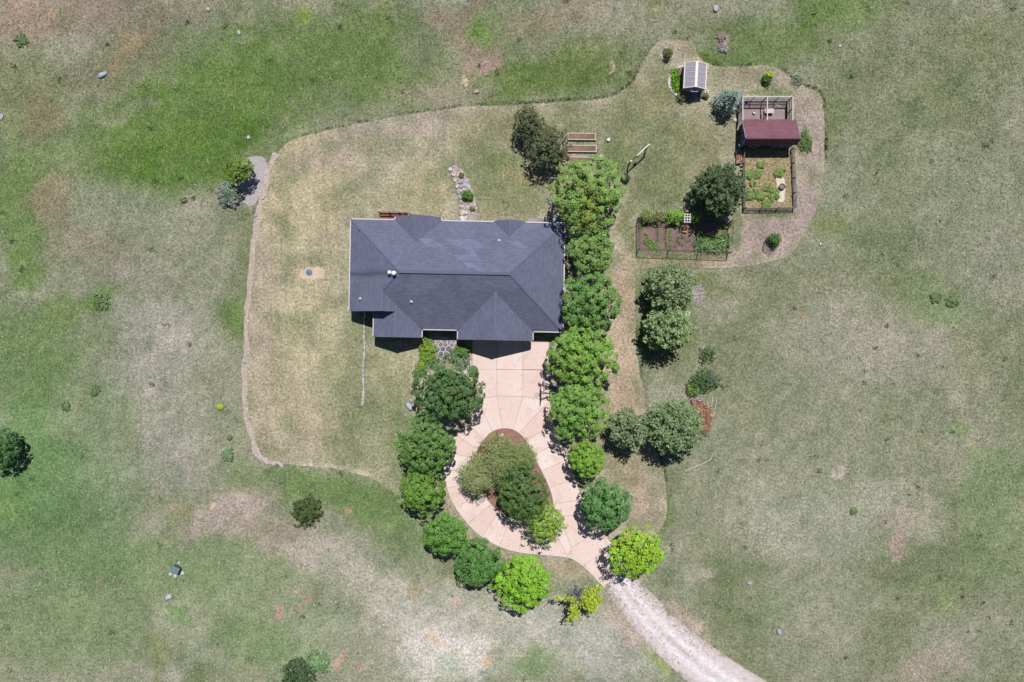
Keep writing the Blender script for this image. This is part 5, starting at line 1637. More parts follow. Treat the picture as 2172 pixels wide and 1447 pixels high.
# ------------------------------------------------------------------ greenhouse
gh = thing('greenhouse', 'small greenhouse with white ridge and clear roof panes at the top right', 'greenhouse', (21.13, 30.58, 0), rad(-3.0))
GL = bpy.data.materials.new('roof_pane'); GL.use_nodes = True
b = GL.node_tree.nodes['Principled BSDF']
b.inputs['Base Color'].default_value = (.27, .25, .29, 1); b.inputs['Roughness'].default_value = .25; b.inputs['Alpha'].default_value = .6
b.inputs['Specular IOR Level'].default_value = .6
gw, gd, ge, gr = 1.25, 1.44, 2.0, 2.62
PINKW = plain('pinkish_white_frame', alb(240, 224, 220), .5, .06, 5)
CEDAR = plain('cedar_sill', alb(206, 160, 128), .7, .15, 7)
MB().box(-.15, .15, -gd - .05, gd + .05, gr - .01, gr + .05).build('ridge_cap', PINKW, gh)
for s_ in (-1, 1):
    e0 = Vector((s_ * gw, 0, ge)); r0 = Vector((s_ * .1, 0, gr))
    up_ = Vector((s_ * .5, 0, .87))
    for i in range(5):
        ya = -gd + 2 * gd * i / 5 + .03; yb_ = -gd + 2 * gd * (i + 1) / 5 - .03
        v = [(e0.x, ya, e0.z), (r0.x, ya, r0.z), (r0.x, yb_, r0.z), (e0.x, yb_, e0.z)]
        v += [(q[0], q[1], q[2] - .02) for q in v]
        MB().add(v, [[0, 1, 2, 3], [7, 6, 5, 4], [0, 4, 5, 1], [1, 5, 6, 2], [2, 6, 7, 3], [3, 7, 4, 0]]).build('roof_pane', GL, gh)
    for i in range(6):
        yy = -gd + 2 * gd * i / 5
        wq = .1 if i in (0, 5) else .045
        MB().beam((e0.x, yy, e0.z + .015), (r0.x, yy, r0.z + .015), wq, .05).build('rafter', PINKW, gh)
    MB().box(s_ * gw - .06, s_ * gw + .06, -gd - .06, gd + .06, ge - .07, ge + .02).build('eave_rail', PINKW, gh)
    MB().box(s_ * (gw - .13) - .05, s_ * (gw - .13) + .05, -gd, gd, ge - .09, ge - .04).build('wall_plate', CEDAR, gh)
    for i in range(4):
        yy = -gd + .08 + (2 * gd - .16) * i / 3
        MB().box(s_ * (gw - .1) - .04, s_ * (gw - .1) + .04, yy - .04, yy + .04, .62, ge - .09).build('post', BLUEW, gh)
    MB().box(s_ * (gw - .1) - .05, s_ * (gw - .1) + .05, -gd + .02, gd - .02, -.05, .6).build('base_wall', WOODG, gh)
    for i in range(3):
        ya = -gd + .12 + (2 * gd - .16) * i / 3
        MB().box(s_ * (gw - .1) - .01, s_ * (gw - .1) + .01, ya + .02, ya + .76, .62, ge - .1).build('side_pane', GL, gh)
for yy in (-gd + .06, gd - .06):
    v = [(-gw + .15, yy, .0), (gw - .15, yy, 0), (gw - .15, yy, ge - .05), (0, yy, gr - .06), (-gw + .15, yy, ge - .05)]
    v += [(q[0], q[1] + .03, q[2]) for q in v]
    MB().add(v, [[0, 1, 2, 3, 4], [9, 8, 7, 6, 5], [0, 5, 6, 1], [1, 6, 7, 2], [2, 7, 8, 3], [3, 8, 9, 4], [4, 9, 5, 0]]).build('gable_pane', GL, gh)
m = MB()
for a in (-.42, .42): m.box(a - .04, a + .04, -gd - .03, -gd + .04, .02, 1.95)
for zq in (.02, .9, 1.9): m.box(-.42, .42, -gd - .045, -gd + .02, zq, zq + .08)
dr = m.build('door_frame', BLUEW, gh)
MB().box(-.37, .37, -gd - .01, -gd + .01, .1, 1.9).build('pane', GL, dr)
m = MB().box(.3, .34, -gd - .1, -gd - .045, .95, 1.1); m.build('handle', GREYM, dr)
m = MB()
for (a, b_) in (((-.5, 0), (-.36, -.32)), ((-.36, -.32), (.32, -.32)), ((.32, -.32), (.46, 0))):
    m.beam((a[0], -gd - .05 + a[1], 2.0), (b_[0], -gd - .05 + b_[1], 2.0 - .0), .05)
m.build('vent_frame', BLUEW, gh)
MB().box(-.9, -.45, -1.2, 1.2, .6, .66).build('bench', WOODG, gh); MB().box(.45, .9, -1.2, 1.2, .6, .66).build('bench', WOODG, gh)
for a in (-.675, .675): MB().box(a - .15, a + .15, -1.1, 1.1, .0, .6).build('bench_base', WOODD, gh)
MB().box(-1.1, 1.1, -1.38, 1.38, -.02, .02).build('floor', RUNG, gh)
ter = [W(*p) for p in [(1452, 192), (1494, 190), (1494, 205), (1487, 213), (1466, 218), (1452, 211)]]
tr_ = sheet('stone_terrace', ter, .015, plain('terrace_joint', alb(150, 146, 150), .9, .15, 6), None, 0)
voronoi_stones(ter, .62, tr_, .016, .05, [(150, 148, 160), (164, 158, 168), (136, 134, 148)], 8, .03)
sheet('planting_bed', smooth_closed([W(*p) for p in [(1446, 142), (1436, 145), (1425, 155), (1419, 172), (1421, 188), (1431, 200), (1442, 203), (1447, 200)]], 2), .014, SOIL, None, 0)
leaf_patch('border_plants', 'bright green leafy planting in the half-round bed left of the greenhouse', [(1427 + random.uniform(0, 13), 151 + random.uniform(0, 43)) for i in range(46)], C_(112, 158, 48), 16, .17, .3, .22, 21, aspect=.6, kind='stuff')
rr = thing('stone_edging', 'white stones edging the half-round bed left of the greenhouse', 'edging', (*W(1425, 172), 0))
arc = smooth_open([(1447, 141), (1435, 144.5), (1424, 155), (1418, 172), (1420, 188), (1430, 200), (1440, 204)], 3)
for i in range(0, len(arc), 2):
    adopt(rock(arc[i][0], arc[i][1], random.uniform(2.4, 3.6), None, 700 + i, (236, 230, 222), .7), rr)
# round bed
x, y = W(1415.5, 114.5)
rb = thing('stone_ring', 'ring of white stones round a small flower bed at the top of the lawn', 'edging', (x, y, 0))
for i in range(22):
    a = i / 22 * 6.283
    adopt(rock(1415.5 + 13.4 * math.cos(a), 115 + 13.0 * math.sin(a), random.uniform(1.7, 2.4), None, 740 + i, (238, 232, 226), .7), rb)
sheet('ring_bed', smooth_closed([W(1415.5 + 12 * math.cos(a), 115 + 12 * math.sin(a)) for a in np.linspace(0, 6.283, 13)[:-1]], 1), .013, SOIL, None, 0)
leaf_patch('ring_plants', 'mixed low green plants inside the white stone ring', [(1415 + random.uniform(-9, 9), 114 + random.uniform(-8, 8)) for i in range(14)], C_(116, 138, 80), 12, .14, .3, .17, 22, kind='stuff')
wispy(1417, 112, 9, 1.5, C_(128, 134, 79), 'thin sapling standing in the middle of the white stone ring', 405, 'sapling', (.12, .06), 26, bark=BARK)
shrub(1447, 205, 9, .9, C_(120, 118, 84), 'brownish twiggy bush at the lower left corner of the greenhouse', 412, 'shrub', 'shrub', .12, .2, gap=.3)
shrub(1496, 204, 5.5, .5, C_(116, 126, 76), 'low sparse bush at the lower right corner of the greenhouse', 413, 'shrub', 'shrub', .12, .16, gap=.3)
x, y = W(1499, 195, .3)
t = thing('flower_pot', 'white round pot standing right of the greenhouse door', 'pot', (x, y, 0))
MB().lathe([(.12, 0), (.19, .3), (.22, .32), (.2, .34), (.12, .3), (.1, .22)], 14).build('pot', WHITEP, t); MB().lathe([(.12, .24), (0, .26)], 12).build('soil', SOIL, t)

# ------------------------------------------------------------------ raised beds, swing frame, small things on the back lawn
BEDW = plain('pale_bed_timber', alb(222, 208, 200), .75, .15, 7)
for i, (xa, xb, yc, lab) in enumerate([(1204, 1264, 289.5, 'upper long timber raised bed filled with brown soil'), (1202, 1265.5, 315, 'middle long timber raised bed filled with brown soil'), (1200, 1262, 340, 'lower raised bed mostly hidden by the big two-tone tree')]):
    a = W(xa, yc, .35); b = W(xb, yc, .35)
    hw, hd = (b[0] - a[0]) / 2, .36
    t = thing('raised_bed', lab, 'raised bed', ((a[0] + b[0]) / 2, a[1], 0), -.012, 'raised beds')
    for s_ in (-1, 1):
        MB().box(-hw, hw, s_ * hd - .045, s_ * hd + .045, -.02, .36).build('side_board', BEDW, t)
        MB().box(s_ * (hw - .05) - .045, s_ * (hw - .05) + .045, -hd + .05, hd - .05, -.02, .355).build('end_board', BEDW, t)
    MB().box(-hw + .1, hw - .1, -hd + .05, hd - .05, 0, .3).build('soil', plain('brown_bed_soil', alb(158, 128, 104), .95, .4, 8, bump=.6, second=alb(124, 104, 82)), t)
x, y = W(1291, 296.5, .35)
t = thing('barrel', 'small white barrel standing right of the raised beds', 'barrel', (x, y, 0))
MB().lathe([(.14, 0), (.19, .16), (.17, .38), (.05, .4), (0, .4)], 14).build('drum', WHITEP, t); MB().lathe([(.07, .4), (.07, .44), (0, .44)], 10).build('lid', GREYM, t)
x, y = W(1275, 333, .3)
t = thing('metal_box', 'grey metal box tilted on the lawn beside the big two-tone tree', 'box', (x, y, 0), rad(35))
MB().box(-.22, .22, -.22, .22, 0, .3).build('body', GREYM, t, bevel=.02); MB().box(-.24, .24, -.24, .24, .3, .36).build('lid', plain('light_grey_lid', alb(190, 190, 198), .5, .1, 5), t, bevel=.015)
# swing frame
a = V3(1339, 341.5, 2.25); b = V3(1376, 307.5, 2.25)
sf = thing('swing_frame', 'tall timber frame with a white board on its beam, alone on the back lawn', 'frame', ((a.x + b.x) / 2, (a.y + b.y) / 2, 0))
O_ = sf.location.copy()
d = (b - a).normalized()
MB().beam(a - O_ - d * .1, b - O_ + d * .1, .12, .12).build('beam', WOODD, sf)
MB().beam(a.lerp(b, .32) - O_ + Vector((0, 0, .085)), b - O_ + d * .12 + Vector((0, 0, .085)), .14, .05).build('top_board', WOODW, sf)
MB().beam(a - O_ - d * .16 + Vector((0, 0, .085)), a - O_ + d * .1 + Vector((0, 0, .085)), .16, .05).build('post_cap', WOODW, sf)
for p in (a, b):
    q = Vector((p.x, p.y, 0)) - O_
    MB().box(q.x - .07, q.x + .07, q.y - .07, q.y + .07, -.05, 2.2).build('post', WOODD, sf)
for fr_ in (.38, .5):
    q = a.lerp(b, fr_) - O_
    MB().beam(q, Vector((q.x, q.y, 1.75)), .03).build('hanger', GREYM, sf)
q0, q1 = a.lerp(b, .36) - O_, a.lerp(b, .52) - O_
MB().beam(Vector((q0.x, q0.y, 1.72)), Vector((q1.x, q1.y, 1.72)), .2, .1).build('hanging_box', WOODD, sf)
shrub(1326, 377, 8, .9, C_(60, 84, 48), 'small dark bush at the right of the big two-tone tree', 421, 'shrub', 'shrub', .13, .2)

# ------------------------------------------------------------------ rock garden behind the house
RG = [(952, 357), (962, 351), (973, 354), (984, 366), (993, 383), (1001, 402), (1007, 425), (1011, 445), (1012, 475), (976, 475), (977, 440), (974, 420), (969, 400), (964, 385), (957, 369)]
rgp = smooth_closed([W(*p) for p in RG], 1)
sheet('rock_garden_bed', rgp, .03, plain('pinkish_bed_gravel', alb(178, 160, 158), .95, .3, 9, bump=.5), None, 0)
rw = thing('boulder_wall', 'curved wall of pale boulders edging the rock garden behind the house', 'wall', (*W(975, 420), 0))
for i, (px, py, r, c) in enumerate([(961.5, 372, 4.6, (240, 230, 218)), (965.5, 383, 4.2, (236, 218, 200)), (970, 396, 4.4, (226, 222, 222)), (973.5, 408, 5, (190, 190, 208)), (976.5, 419, 4.8, (206, 202, 214)), (978, 428.5, 4, (196, 192, 206)), (979.5, 439, 5, (232, 220, 206)), (981, 452, 6.2, (244, 228, 206)), (988, 452.5, 5, (240, 236, 234)), (981.5, 465, 7, (240, 238, 238)), (988, 462, 4, (232, 228, 224)), (978.5, 405, 3.6, (222, 214, 212)), (971, 374, 3, (214, 204, 200)), (955, 360, 4, (232, 226, 222)), (963, 354, 3.2, (214, 206, 206)), (977, 386, 4.8, (196, 196, 214)), (979, 396, 4.2, (208, 208, 222)), (987, 394, 4.2, (212, 212, 222)), (995, 400, 4.2, (206, 204, 216)), (991, 385, 3.8, (220, 214, 214)), (984, 402, 3.2, (232, 228, 230)), (984, 440, 3.4, (236, 222, 206)), (996, 430, 2.8, (238, 228, 220)), (1000, 422, 2.8, (230, 222, 218)), (985, 444, 2.6, (238, 222, 206)), (1005, 436, 2.6, (234, 226, 220))]):
    adopt(rock(px, py, r, None, 800 + i, c, .75, el=random.uniform(.85, 1.2), an=random.uniform(0, 3), name='boulder'), rw)
n = 420
pp = rng.uniform(0, 1, (n * 3, 2)) * np.array([62, 122]) + np.array([951, 350])
pp = pp[inpoly(pp[:, 0], pp[:, 1], RG)][:n]
V, F, Cc = [], [], []
for i, (px, py) in enumerate(pp):
    x, y = W(px, py); s_ = random.uniform(.05, .12)
    base = len(V)
    hgt = s_ * .6
    for (ax_, ay_, az_) in ((1, 0, 0), (0, 1, 0), (-1, 0, 0), (0, -1, 0), (.2, .1, 1)):
        V.append((x + ax_ * s_ * random.uniform(.7, 1.3), y + ay_ * s_ * random.uniform(.7, 1.3), .03 + az_ * hgt))
        Cc.append(None)
    c = np.array(alb(*random.choice([(232, 220, 214), (214, 196, 192), (180, 164, 170), (240, 232, 226)])))
    for k in range(5): Cc[base + k] = c
    F += [[base, base + 1, base + 4], [base + 1, base + 2, base + 4], [base + 2, base + 3, base + 4], [base + 3, base, base + 4]]
o = link('bed_cobbles', rawmesh('bed_cobbles', np.array(V), np.array(F), np.array(Cc)), ROCKA, kind='stuff')
tag(o, 'small pinkish cobbles filling the rock garden bed behind the house', 'cobbles')
shrub(992, 415, 10, .9, C_(84, 128, 48), 'round green shrub in the middle of the rock garden', 431, 'shrub', 'shrub', .15, .24)
shrub(1002, 443, 4, .35, C_(110, 132, 72), 'small low plant in the lower part of the rock garden', 432, 'plant', 'plant', .11, .14)
shrub(979, 372, 5, .3, C_(110, 116, 88), 'low grey-green plant near the top of the rock garden', 433, 'plant', 'plant', .1, .14)

# stone edging row in the front lawn
er = thing('stone_edging', 'single row of small pale stones running down the lawn left of the house front', 'edging', (*W(771, 760), 0))
V, F, Cc = [], [], []
for i, py in enumerate(np.arange(664, 862, 3.1)):
    px = 774 - (py - 664) * .025 + 1.2 * math.sin(py * .07) + random.uniform(-.8, .8)
    me = rock_mesh(900 + i, random.uniform(.12, .2), random.uniform(.12, .17), .13, alb(*random.choice([(224, 214, 210), (198, 194, 206), (236, 228, 220)])), 1)
    x, y = W(px, py)
    link('stone', me, ROCKA, er, (x - er.location.x, y - er.location.y, .03))
# patio slab and low wall at the back right of the house
pt = [W(*p) for p in [(1126, 471), (1136, 463), (1165, 462), (1183, 466), (1183, 480), (1126, 480)]]
pw_ = sheet('back_patio', pt, .02, plain('patio_joint', alb(160, 154, 150), .9, .12, 6), None, 0)
voronoi_stones(pt, .9, pw_, .021, .06, [(186, 180, 178), (196, 190, 186), (174, 170, 172)], 9, .02)
lw = thing('low_stone_wall', 'low grey stone wall running from the back patio beneath the big tree', 'wall', (*W(1172, 450), 0))
for i, (px, py) in enumerate(line_px((1163, 419), (1183, 470), 12)):
    adopt(rock(px, py, 3.6, None, 850 + i, (172, 170, 184), 1.2, el=1.15, an=1.2, name='boulder'), lw)
rock(868, 862, 8, 'pale boulder on the lawn left of the large dark tree', 62, (206, 204, 216), .6, el=.8, an=.3)
rock(873, 850, 4.5, 'small grey boulder tucked against the large dark tree', 63, (176, 178, 196), .7)

# blue lid on its sandy patch
x, y = W(656, 577.5)
t = thing('well_cap', 'round blue lid on a bare sandy patch in the left lawn', 'lid', (x, y, 0))
MB().lathe([(.34, 0), (.34, .12), (.31, .16), (0, .19)], 20).build('lid', plain('faded_blue_plastic', alb(74, 130, 160), .5, .12, 5), t); MB().lathe([(.38, 0), (.38, .07), (.345, .07)], 20).build('rim', GREYM, t)

# pinkish gravel strip along the west edge of the lawn
es = [(585, 325), (572, 355), (560, 395), (546, 450), (532, 560), (524, 660), (518, 770), (517, 850), (530, 920), (545, 968), (566, 978), (600, 985)]
esm = [W(*p) for p in smooth_open(es, 3)]
w_ = []
LS, RS = [], []
for i, p in enumerate(esm):
    a = Vector(esm[max(0, i - 1)]); b = Vector(esm[min(len(esm) - 1, i + 1)])
    d = (b - a).normalized(); nrm = Vector((-d.y, d.x))
    wd = .5 * (.35 + 1.1 * float(vnoise(p[0] * .9, p[1] * .9, 44))) * (1 if i < 84 else .4)
    LS.append(tuple(Vector(p) + nrm * (wd * .75))); RS.append(tuple(Vector(p) - nrm * (.05 + .4 * float(vnoise(p[0] * 1.6, p[1] * 1.6, 45)))))
edge_poly = LS + RS[::-1]
EDGM = plain('pinkish_edging_gravel', alb(200, 182, 170), .95, .25, 8, bump=.5, second=alb(184, 168, 146))
sheet('edging_strip', edge_poly, .02, EDGM, None, 0)
V, F, Cc = [], [], []
for i in range(1500):
    j = random.randrange(len(esm) - 1); fr_ = random.random(); q = random.random()
    A2 = Vector(LS[j]).lerp(Vector(LS[j + 1]), fr_); B2 = Vector(RS[j]).lerp(Vector(RS[j + 1]), fr_)
    p = A2.lerp(B2, q); s_ = random.uniform(.04, .1) * (2.0 if random.random() < .03 else 1)
    base = len(V)
    for (ax_, ay_, az_) in ((1, 0, 0), (0, 1, 0), (-1, 0, 0), (0, -1, 0), (.2, .1, .6)):
        V.append((p.x + ax_ * s_ * random.uniform(.7, 1.3), p.y + ay_ * s_ * random.uniform(.7, 1.3), .018 + az_ * s_))
    c = np.array(alb(*random.choice([(226, 206, 200), (206, 184, 176), (190, 172, 168), (232, 222, 222)]))) * random.uniform(.85, 1.1)
    Cc += [c] * 5
    F += [[base, base + 1, base + 4], [base + 1, base + 2, base + 4], [base + 2, base + 3, base + 4], [base + 3, base, base + 4]]
o = link('edging_stones', rawmesh('edging_stones', np.array(V), np.array(F), np.array(Cc)), ROCKA, kind='stuff')
tag(o, 'small pinkish stones of the gravel strip along the left lawn edge', 'gravel')
for i, (px, py, r, c, lab) in enumerate([(557, 421, 3.2, (230, 216, 210), 'pale stone on the gravel strip, below the shrub bed'), (541, 459, 3.6, (196, 186, 214), 'violet-grey stone on the gravel strip at the upper left lawn edge'), (520, 753, 3, (216, 218, 236), 'white stone on the left gravel strip, upper of a close pair'), (519, 769, 3, (186, 184, 214), 'bluish stone on the left gravel strip, lower of a close pair')]):
    rock(px, py, r, lab, 640 + i, c, .8)

# ------------------------------------------------------------------ basketball hoop
bh = thing('basketball_hoop', 'black pole basketball hoop with clear backboard at the right of the driveway', 'basketball hoop', (*W(1177, 820), 0))
BO = bh.location.copy()
xb = (1153.5 - 1086) / PPM * (H - 3.3) / H - BO.x
yc = (723.5 - 819.5) / PPM * (H - 3.3) / H - BO.y
ACR = plain('smoked_acrylic', alb(120, 112, 130), .25, .05, 3)
MB().box(xb - .02, xb + .02, yc - .86, yc + .86, 2.85, 3.9).build('backboard', ACR, bh)
m = MB()
m.box(xb - .03, xb + .045, yc - .9, yc + .9, 3.88, 3.96); m.box(xb - .03, xb + .045, yc - .9, yc + .9, 2.8, 2.87)
for s_ in (-1, 1): m.box(xb - .03, xb + .045, yc + s_ * .9 - .05, yc + s_ * .9 + .02, 2.8, 3.95)
m.build('board_frame', GREYM, bh)
MB().tube([(0, 0, -.05), (0, 0, 2.6), (-.25, yc * .5, 3.0)], [.085, .085, .075], 10).build('pole', BLACKM, bh)
for zz, zt in ((2.55, 3.05), (2.2, 3.6)):
    for s_ in (-1, 1):
        MB().beam((0, s_ * .06, zz), (xb + .06, yc + s_ * .42, zt), .07, .07).build('arm', BLACKM, bh)
MB().box(xb + .05, xb + .11, yc - .5, yc + .5, 3.0, 3.07).build('cross_bar', BLACKM, bh)
ORR = plain('orange_rim', alb(196, 100, 60), .5, .1, 5)
rp = [(xb - .38 + .235 * math.cos(a), yc + .235 * math.sin(a), 3.05) for a in np.linspace(0, 2 * math.pi, 25)]
rm = MB().tube(rp, [.016] * 25, 6, False).box(xb - .16, xb - .02, yc - .08, yc + .08, 3.0, 3.06).build('rim', ORR, bh)
m = MB()
for k in range(12):
    a = k / 12 * 6.283; b2 = a + .5
    m.beam((xb - .38 + .23 * math.cos(a), yc + .23 * math.sin(a), 3.05), (xb - .38 + .14 * math.cos(b2), yc + .14 * math.sin(b2), 2.62), .012)
m.build('net', WHITEP, rm, kind='stuff')
MB().box(-.35, .35, -.3, .3, -.04, .06).build('base_plate', GREYM, bh)

# ------------------------------------------------------------------ trees beside the drive and house
GM = 'broadleaf trees round the house and drive'
YEL = C_(142, 160, 66)
maple(1252, 408, 77, C_(124, 156, 80), 'largest round tree by the back corner, yellow-green streak through its crown', 101, 8.2, group=GM, cs=.52,
      col2=YEL, col2f=lambda x, y, z: np.clip(1.0 - np.abs(x + .12 + .12 * np.sin(y * 5)) * 4.5, 0, 1) * (y < .35) * .9)
maple(1256, 527, 47, C_(120, 152, 84), 'small broadleaf tree at the right wall of the house, below the largest tree', 102, 5.8, group=GM)
maple(1253, 640, 60, C_(104, 142, 72), 'mid green round tree beside the lower right wall of the house', 103, 6.8, group=GM)
maple(1237, 754, 70, C_(124, 162, 72), 'wide bright green tree at the garage corner above the basketball hoop', 104, 7.2, group=GM, sy=.86)
maple(1226, 868, 62, C_(120, 158, 74), 'bright green tree at the drive just below the basketball hoop', 105, 7.0, group=GM, sy=1.05)
maple(1246, 973, 36, C_(122, 162, 60), 'small round vivid green tree between the drive and the dark pines', 106, 5.2, group=GM, cs=.42)
maple(1283, 1076, 54, C_(92, 136, 76), 'bluish green tree right of the lower drive loop', 107, 6.4, group=GM, gap=.06)
maple(948, 828, 71, C_(84, 116, 66), 'large dark green tree left of the driveway in front of the house', 108, 7.6, group=GM, cs=.44)
maple(904, 946, 60, C_(98, 134, 68), 'dark green tree left of the drive, second below the house', 109, 7.0, group=GM, cs=.46)
maple(893, 1042, 48, C_(104, 142, 56), 'yellowish green tree at the left bend of the drive loop', 110, 6.0, group=GM, cs=.42)
maple(945, 1136, 44, C_(98, 142, 62), 'mid green tree below the left bend of the drive loop', 111, 5.6, group=GM, gap=.06)
maple(1015, 1196, 48, C_(88, 132, 66), 'bluish green tree under the bottom of the drive loop', 112, 5.6, group=GM, gap=.05)
maple(1111, 1240, 57, C_(130, 178, 50), 'vivid lime green tree at the bottom, next to the half-bare one', 113, 6.2, group=GM, cs=.46)
maple(1350, 1176, 53, C_(150, 188, 52), 'airy lime green tree casting a jagged shadow at the end of the concrete', 114, 6.8, group=GM, gap=.22, loose=.35, cs=.42)
def half_dead(a):
    a = math.degrees(math.atan2(math.sin(a), math.cos(a)))
    return -58 < a < 32 or -128 < a < -92 or 172 < a < 180


t = wispy(1226, 1262, 52, 5.4, C_(182, 200, 66), 'half-bare tree with grey branches and lime leaves beside the gravel road', 115, 'bare_branched_tree', (.22, .13), 150, GM, bark=plain('grey_dead_bark', alb(150, 146, 160), .9, .2, 8), bare=.1, droop=.15, sector=half_dead)
maple(-6, 954, 40, C_(70, 108, 60), 'dark green tree cut off by the left edge of the picture', 116, 5.0, cs=.42, hk=.85)
# island planting
GI = 'trees on the drive island'
wispy(1013, 1008, 42, 5.6, C_(160, 169, 119), 'olive weeping birch with pale branches at the left of the drive island', 121, 'birch_tree', (.24, .06), 190, GI)
wispy(1060, 964, 42, 6.0, C_(151, 162, 111), 'olive feathery birch at the top of the drive island', 122, 'birch_tree', (.24, .06), 210, GI)
wispy(1107, 966, 31, 5.0, C_(151, 164, 107), 'smaller olive birch at the upper right of the drive island', 123, 'birch_tree', (.22, .06), 150, GI)
wispy(1080, 1004, 42, 5.6, C_(145, 158, 102), 'olive birch in the middle of the drive island, behind the dark tree', 125, 'birch_tree', (.24, .06), 190, GI)
maple(1106, 1050, 54, C_(88, 116, 62), 'dense dark green tree in the lower part of the drive island', 124, 6.6, group=GI, cs=.34, leaf=.17, name='broadleaf_tree', loose=.3)
maple(1154, 1108, 42, C_(138, 166, 70), 'loose yellow-green tree hanging over the drive at the island tip', 126, 5.4, group=GI, gap=.25, loose=.4, cs=.34, leaf=.2, name='broadleaf_tree')
shrub(1063, 1062, 8, .6, C_(96, 142, 62), 'low green plant on the island mulch left of the dark tree', 441, 'shrub', 'shrub', .13, .18)
rock(1065, 924, 5, 'white rock on the mulch at the top of the drive island', 64, (228, 222, 216), .6)
rock(1058, 921, 3.2, 'dark grey rock beside the white one at the top of the drive island', 65, (120, 124, 140), .7)
rock(1124, 981, 4, 'pinkish rock on the mulch at the right edge of the drive island', 66, (206, 180, 166), .7)
# front door shrubs
shrub(906, 745, 18, 1.1, C_(126, 156, 58), 'bright yellow-green hedge shrub left of the flagstone path', 442, 'shrub', 'shrub', .17, .3, sx=.95, sy=1.25)
shrub(893, 778, 10, .9, C_(136, 158, 60), 'yellowish shrub below the bright hedge, above the large dark tree', 446, 'shrub', 'shrub', .16, .26, sx=.7, sy=1.4)
shrub(980, 743, 13, 1.0, C_(104, 136, 70), 'rounded green shrub right of the flagstone path', 443, 'shrub', 'shrub', .16, .26, sx=1.1, sy=.95)
x, y = W(903, 709, .5)
t = thing('porch_planter', 'grey round planter in the shade left of the front door', 'planter', (x, y, 0))
MB().lathe([(.22, 0), (.3, .45), (.33, .48), (.27, .5), (.24, .4)], 16).build('pot', GREYM, t); MB().lathe([(.26, .42), (0, .44)], 14).build('soil', SOIL, t)
shrub(960, 745, 4, .4, C_(120, 128, 80), 'tiny tuft of plants growing between the flagstones', 444, 'plant', 'plant', .1, .12)

# ------------------------------------------------------------------ conifers
GC = 'conifers on the lawn edge'
conifer(1545, 214, 31, 4.8, C_(151, 171, 169), 'silvery blue spruce left of the chicken run', 131, 'spruce_tree', 'spruce', GC)
conifer(1522, 408, 57, 7.6, C_(100, 119, 85), 'big dark pine between the vegetable garden and the straw garden', 132, 'pine_tree', 'pine', GC)
conifer(1418, 612, 53, 8.0, C_(143, 160, 121), 'upper of the two touching grey-green pines right of the house', 133, 'pine_tree', 'pine', GC)
conifer(1412, 692, 53, 7.4, C_(147, 169, 121), 'lower of the two touching grey-green pines right of the house', 134, 'pine_tree', 'pine', GC)
conifer(1332, 910, 44, 6.4, C_(136, 154, 119), 'smaller round grey-green pine nearest the drive', 135, 'pine_tree', 'pine', GC)
conifer(1426, 906, 60, 8.0, C_(136, 158, 117), 'large grey-green pine beside the orange brush pile', 136, 'pine_tree', 'pine', GC)
maple(1120, 262, 31, C_(84, 94, 64), 'smaller of two dark olive trees left of the raised beds', 137, 4.2, 'juniper_tree', hk=1.0, cs=.3, leaf=.2, loose=.5, gap=.12)
maple(1162, 311, 43, C_(88, 96, 66), 'larger of two dark olive trees left of the raised beds', 138, 5.2, 'juniper_tree', hk=1.0, cs=.3, leaf=.2, loose=.5, gap=.12)
maple(505, 360, 27, C_(104, 130, 46), 'yellow-green tree in the gravel bed outside the upper left lawn edge', 139, 3.8, 'ornamental_tree', hk=1.0, cs=.3, leaf=.2, gap=.18, loose=.3)
shrub(486, 411, 25, 1.0, C_(150, 152, 150), 'grey-violet mounded sage bush outside the upper left lawn edge', 451, 'sage_bush', 'shrub', .17, .22, gap=.1)
wispy(486, 410, 20, 1.3, C_(136, 160, 136), 'fresh green shoots growing out of the grey sage bush', 452, 'bush_shoots', (.3, .05), 70, bark=WOODG, cat='shrub')

# ------------------------------------------------------------------ shrubs and loose things in the meadow
shrub(650, 1085, 29, 1.5, C_(78, 96, 50), 'lone dark olive bush in the meadow below the left lawn', 461, 'shrub', 'shrub', .17, .26, gap=.15)
shrub(636, 1432, 32, 1.7, C_(76, 100, 66), 'dark green bush at the bottom edge of the picture', 462, 'shrub', 'shrub', .18, .28, gap=.15)
shrub(672, 1404, 23, 1.1, C_(130, 158, 116), 'pale green bush next to the dark one at the bottom edge', 463, 'shrub', 'shrub', .16, .26, gap=.05)
shrub(1503, 752, 18, 1.3, C_(86, 112, 62), 'uppermost small bush between the paired pines and the brush pile', 464, 'shrub', 'shrub', .13, .2, gap=.6)
shrub(1493, 806, 26, 1.6, C_(84, 110, 64), 'dark green bush above the brush pile with dead grey twigs', 465, 'shrub', 'shrub', .14, .2, gap=.45, sx=1.15, sy=.9)
shrub(1471, 827, 12, 1.0, C_(114, 142, 68), 'small fresh green bush left of the dark one above the brush pile', 466, 'shrub', 'shrub', .14, .22)
wispy(1507, 800, 15, 1.8, C_(128, 134, 128), 'dead grey twiggy brush on the right of the dark bush', 467, 'dead_brush', (.1, .03), 90, bark=plain('grey_dead_bark', alb(150, 146, 160), .9, .2, 8), cat='shrub', bare=.9, droop=.15)
shrub(1627, 168, 10, 1.0, C_(88, 114, 54), 'small sapling bush on the lawn above the chicken run', 468, 'shrub', 'shrub', .13, .2, sx=.8, sy=1.1)
shrub(1631, 160, 6, 1.4, C_(170, 190, 40), 'bright yellow-green shoot at the top of the sapling above the pen', 469, 'shrub', 'shrub', .13, .16)
shrub(1692, 170, 8, .5, C_(116, 136, 92), 'low weeds inside the pale wire ring right of the sapling', 470, 'plant', 'plant', .12, .16, gap=.3)
x, y = W(1692, 168, .4)
t = thing('wire_ring', 'pale wire ring standing in the grass above the right lawn corner', 'cage', (x, y, 0))
m = MB()
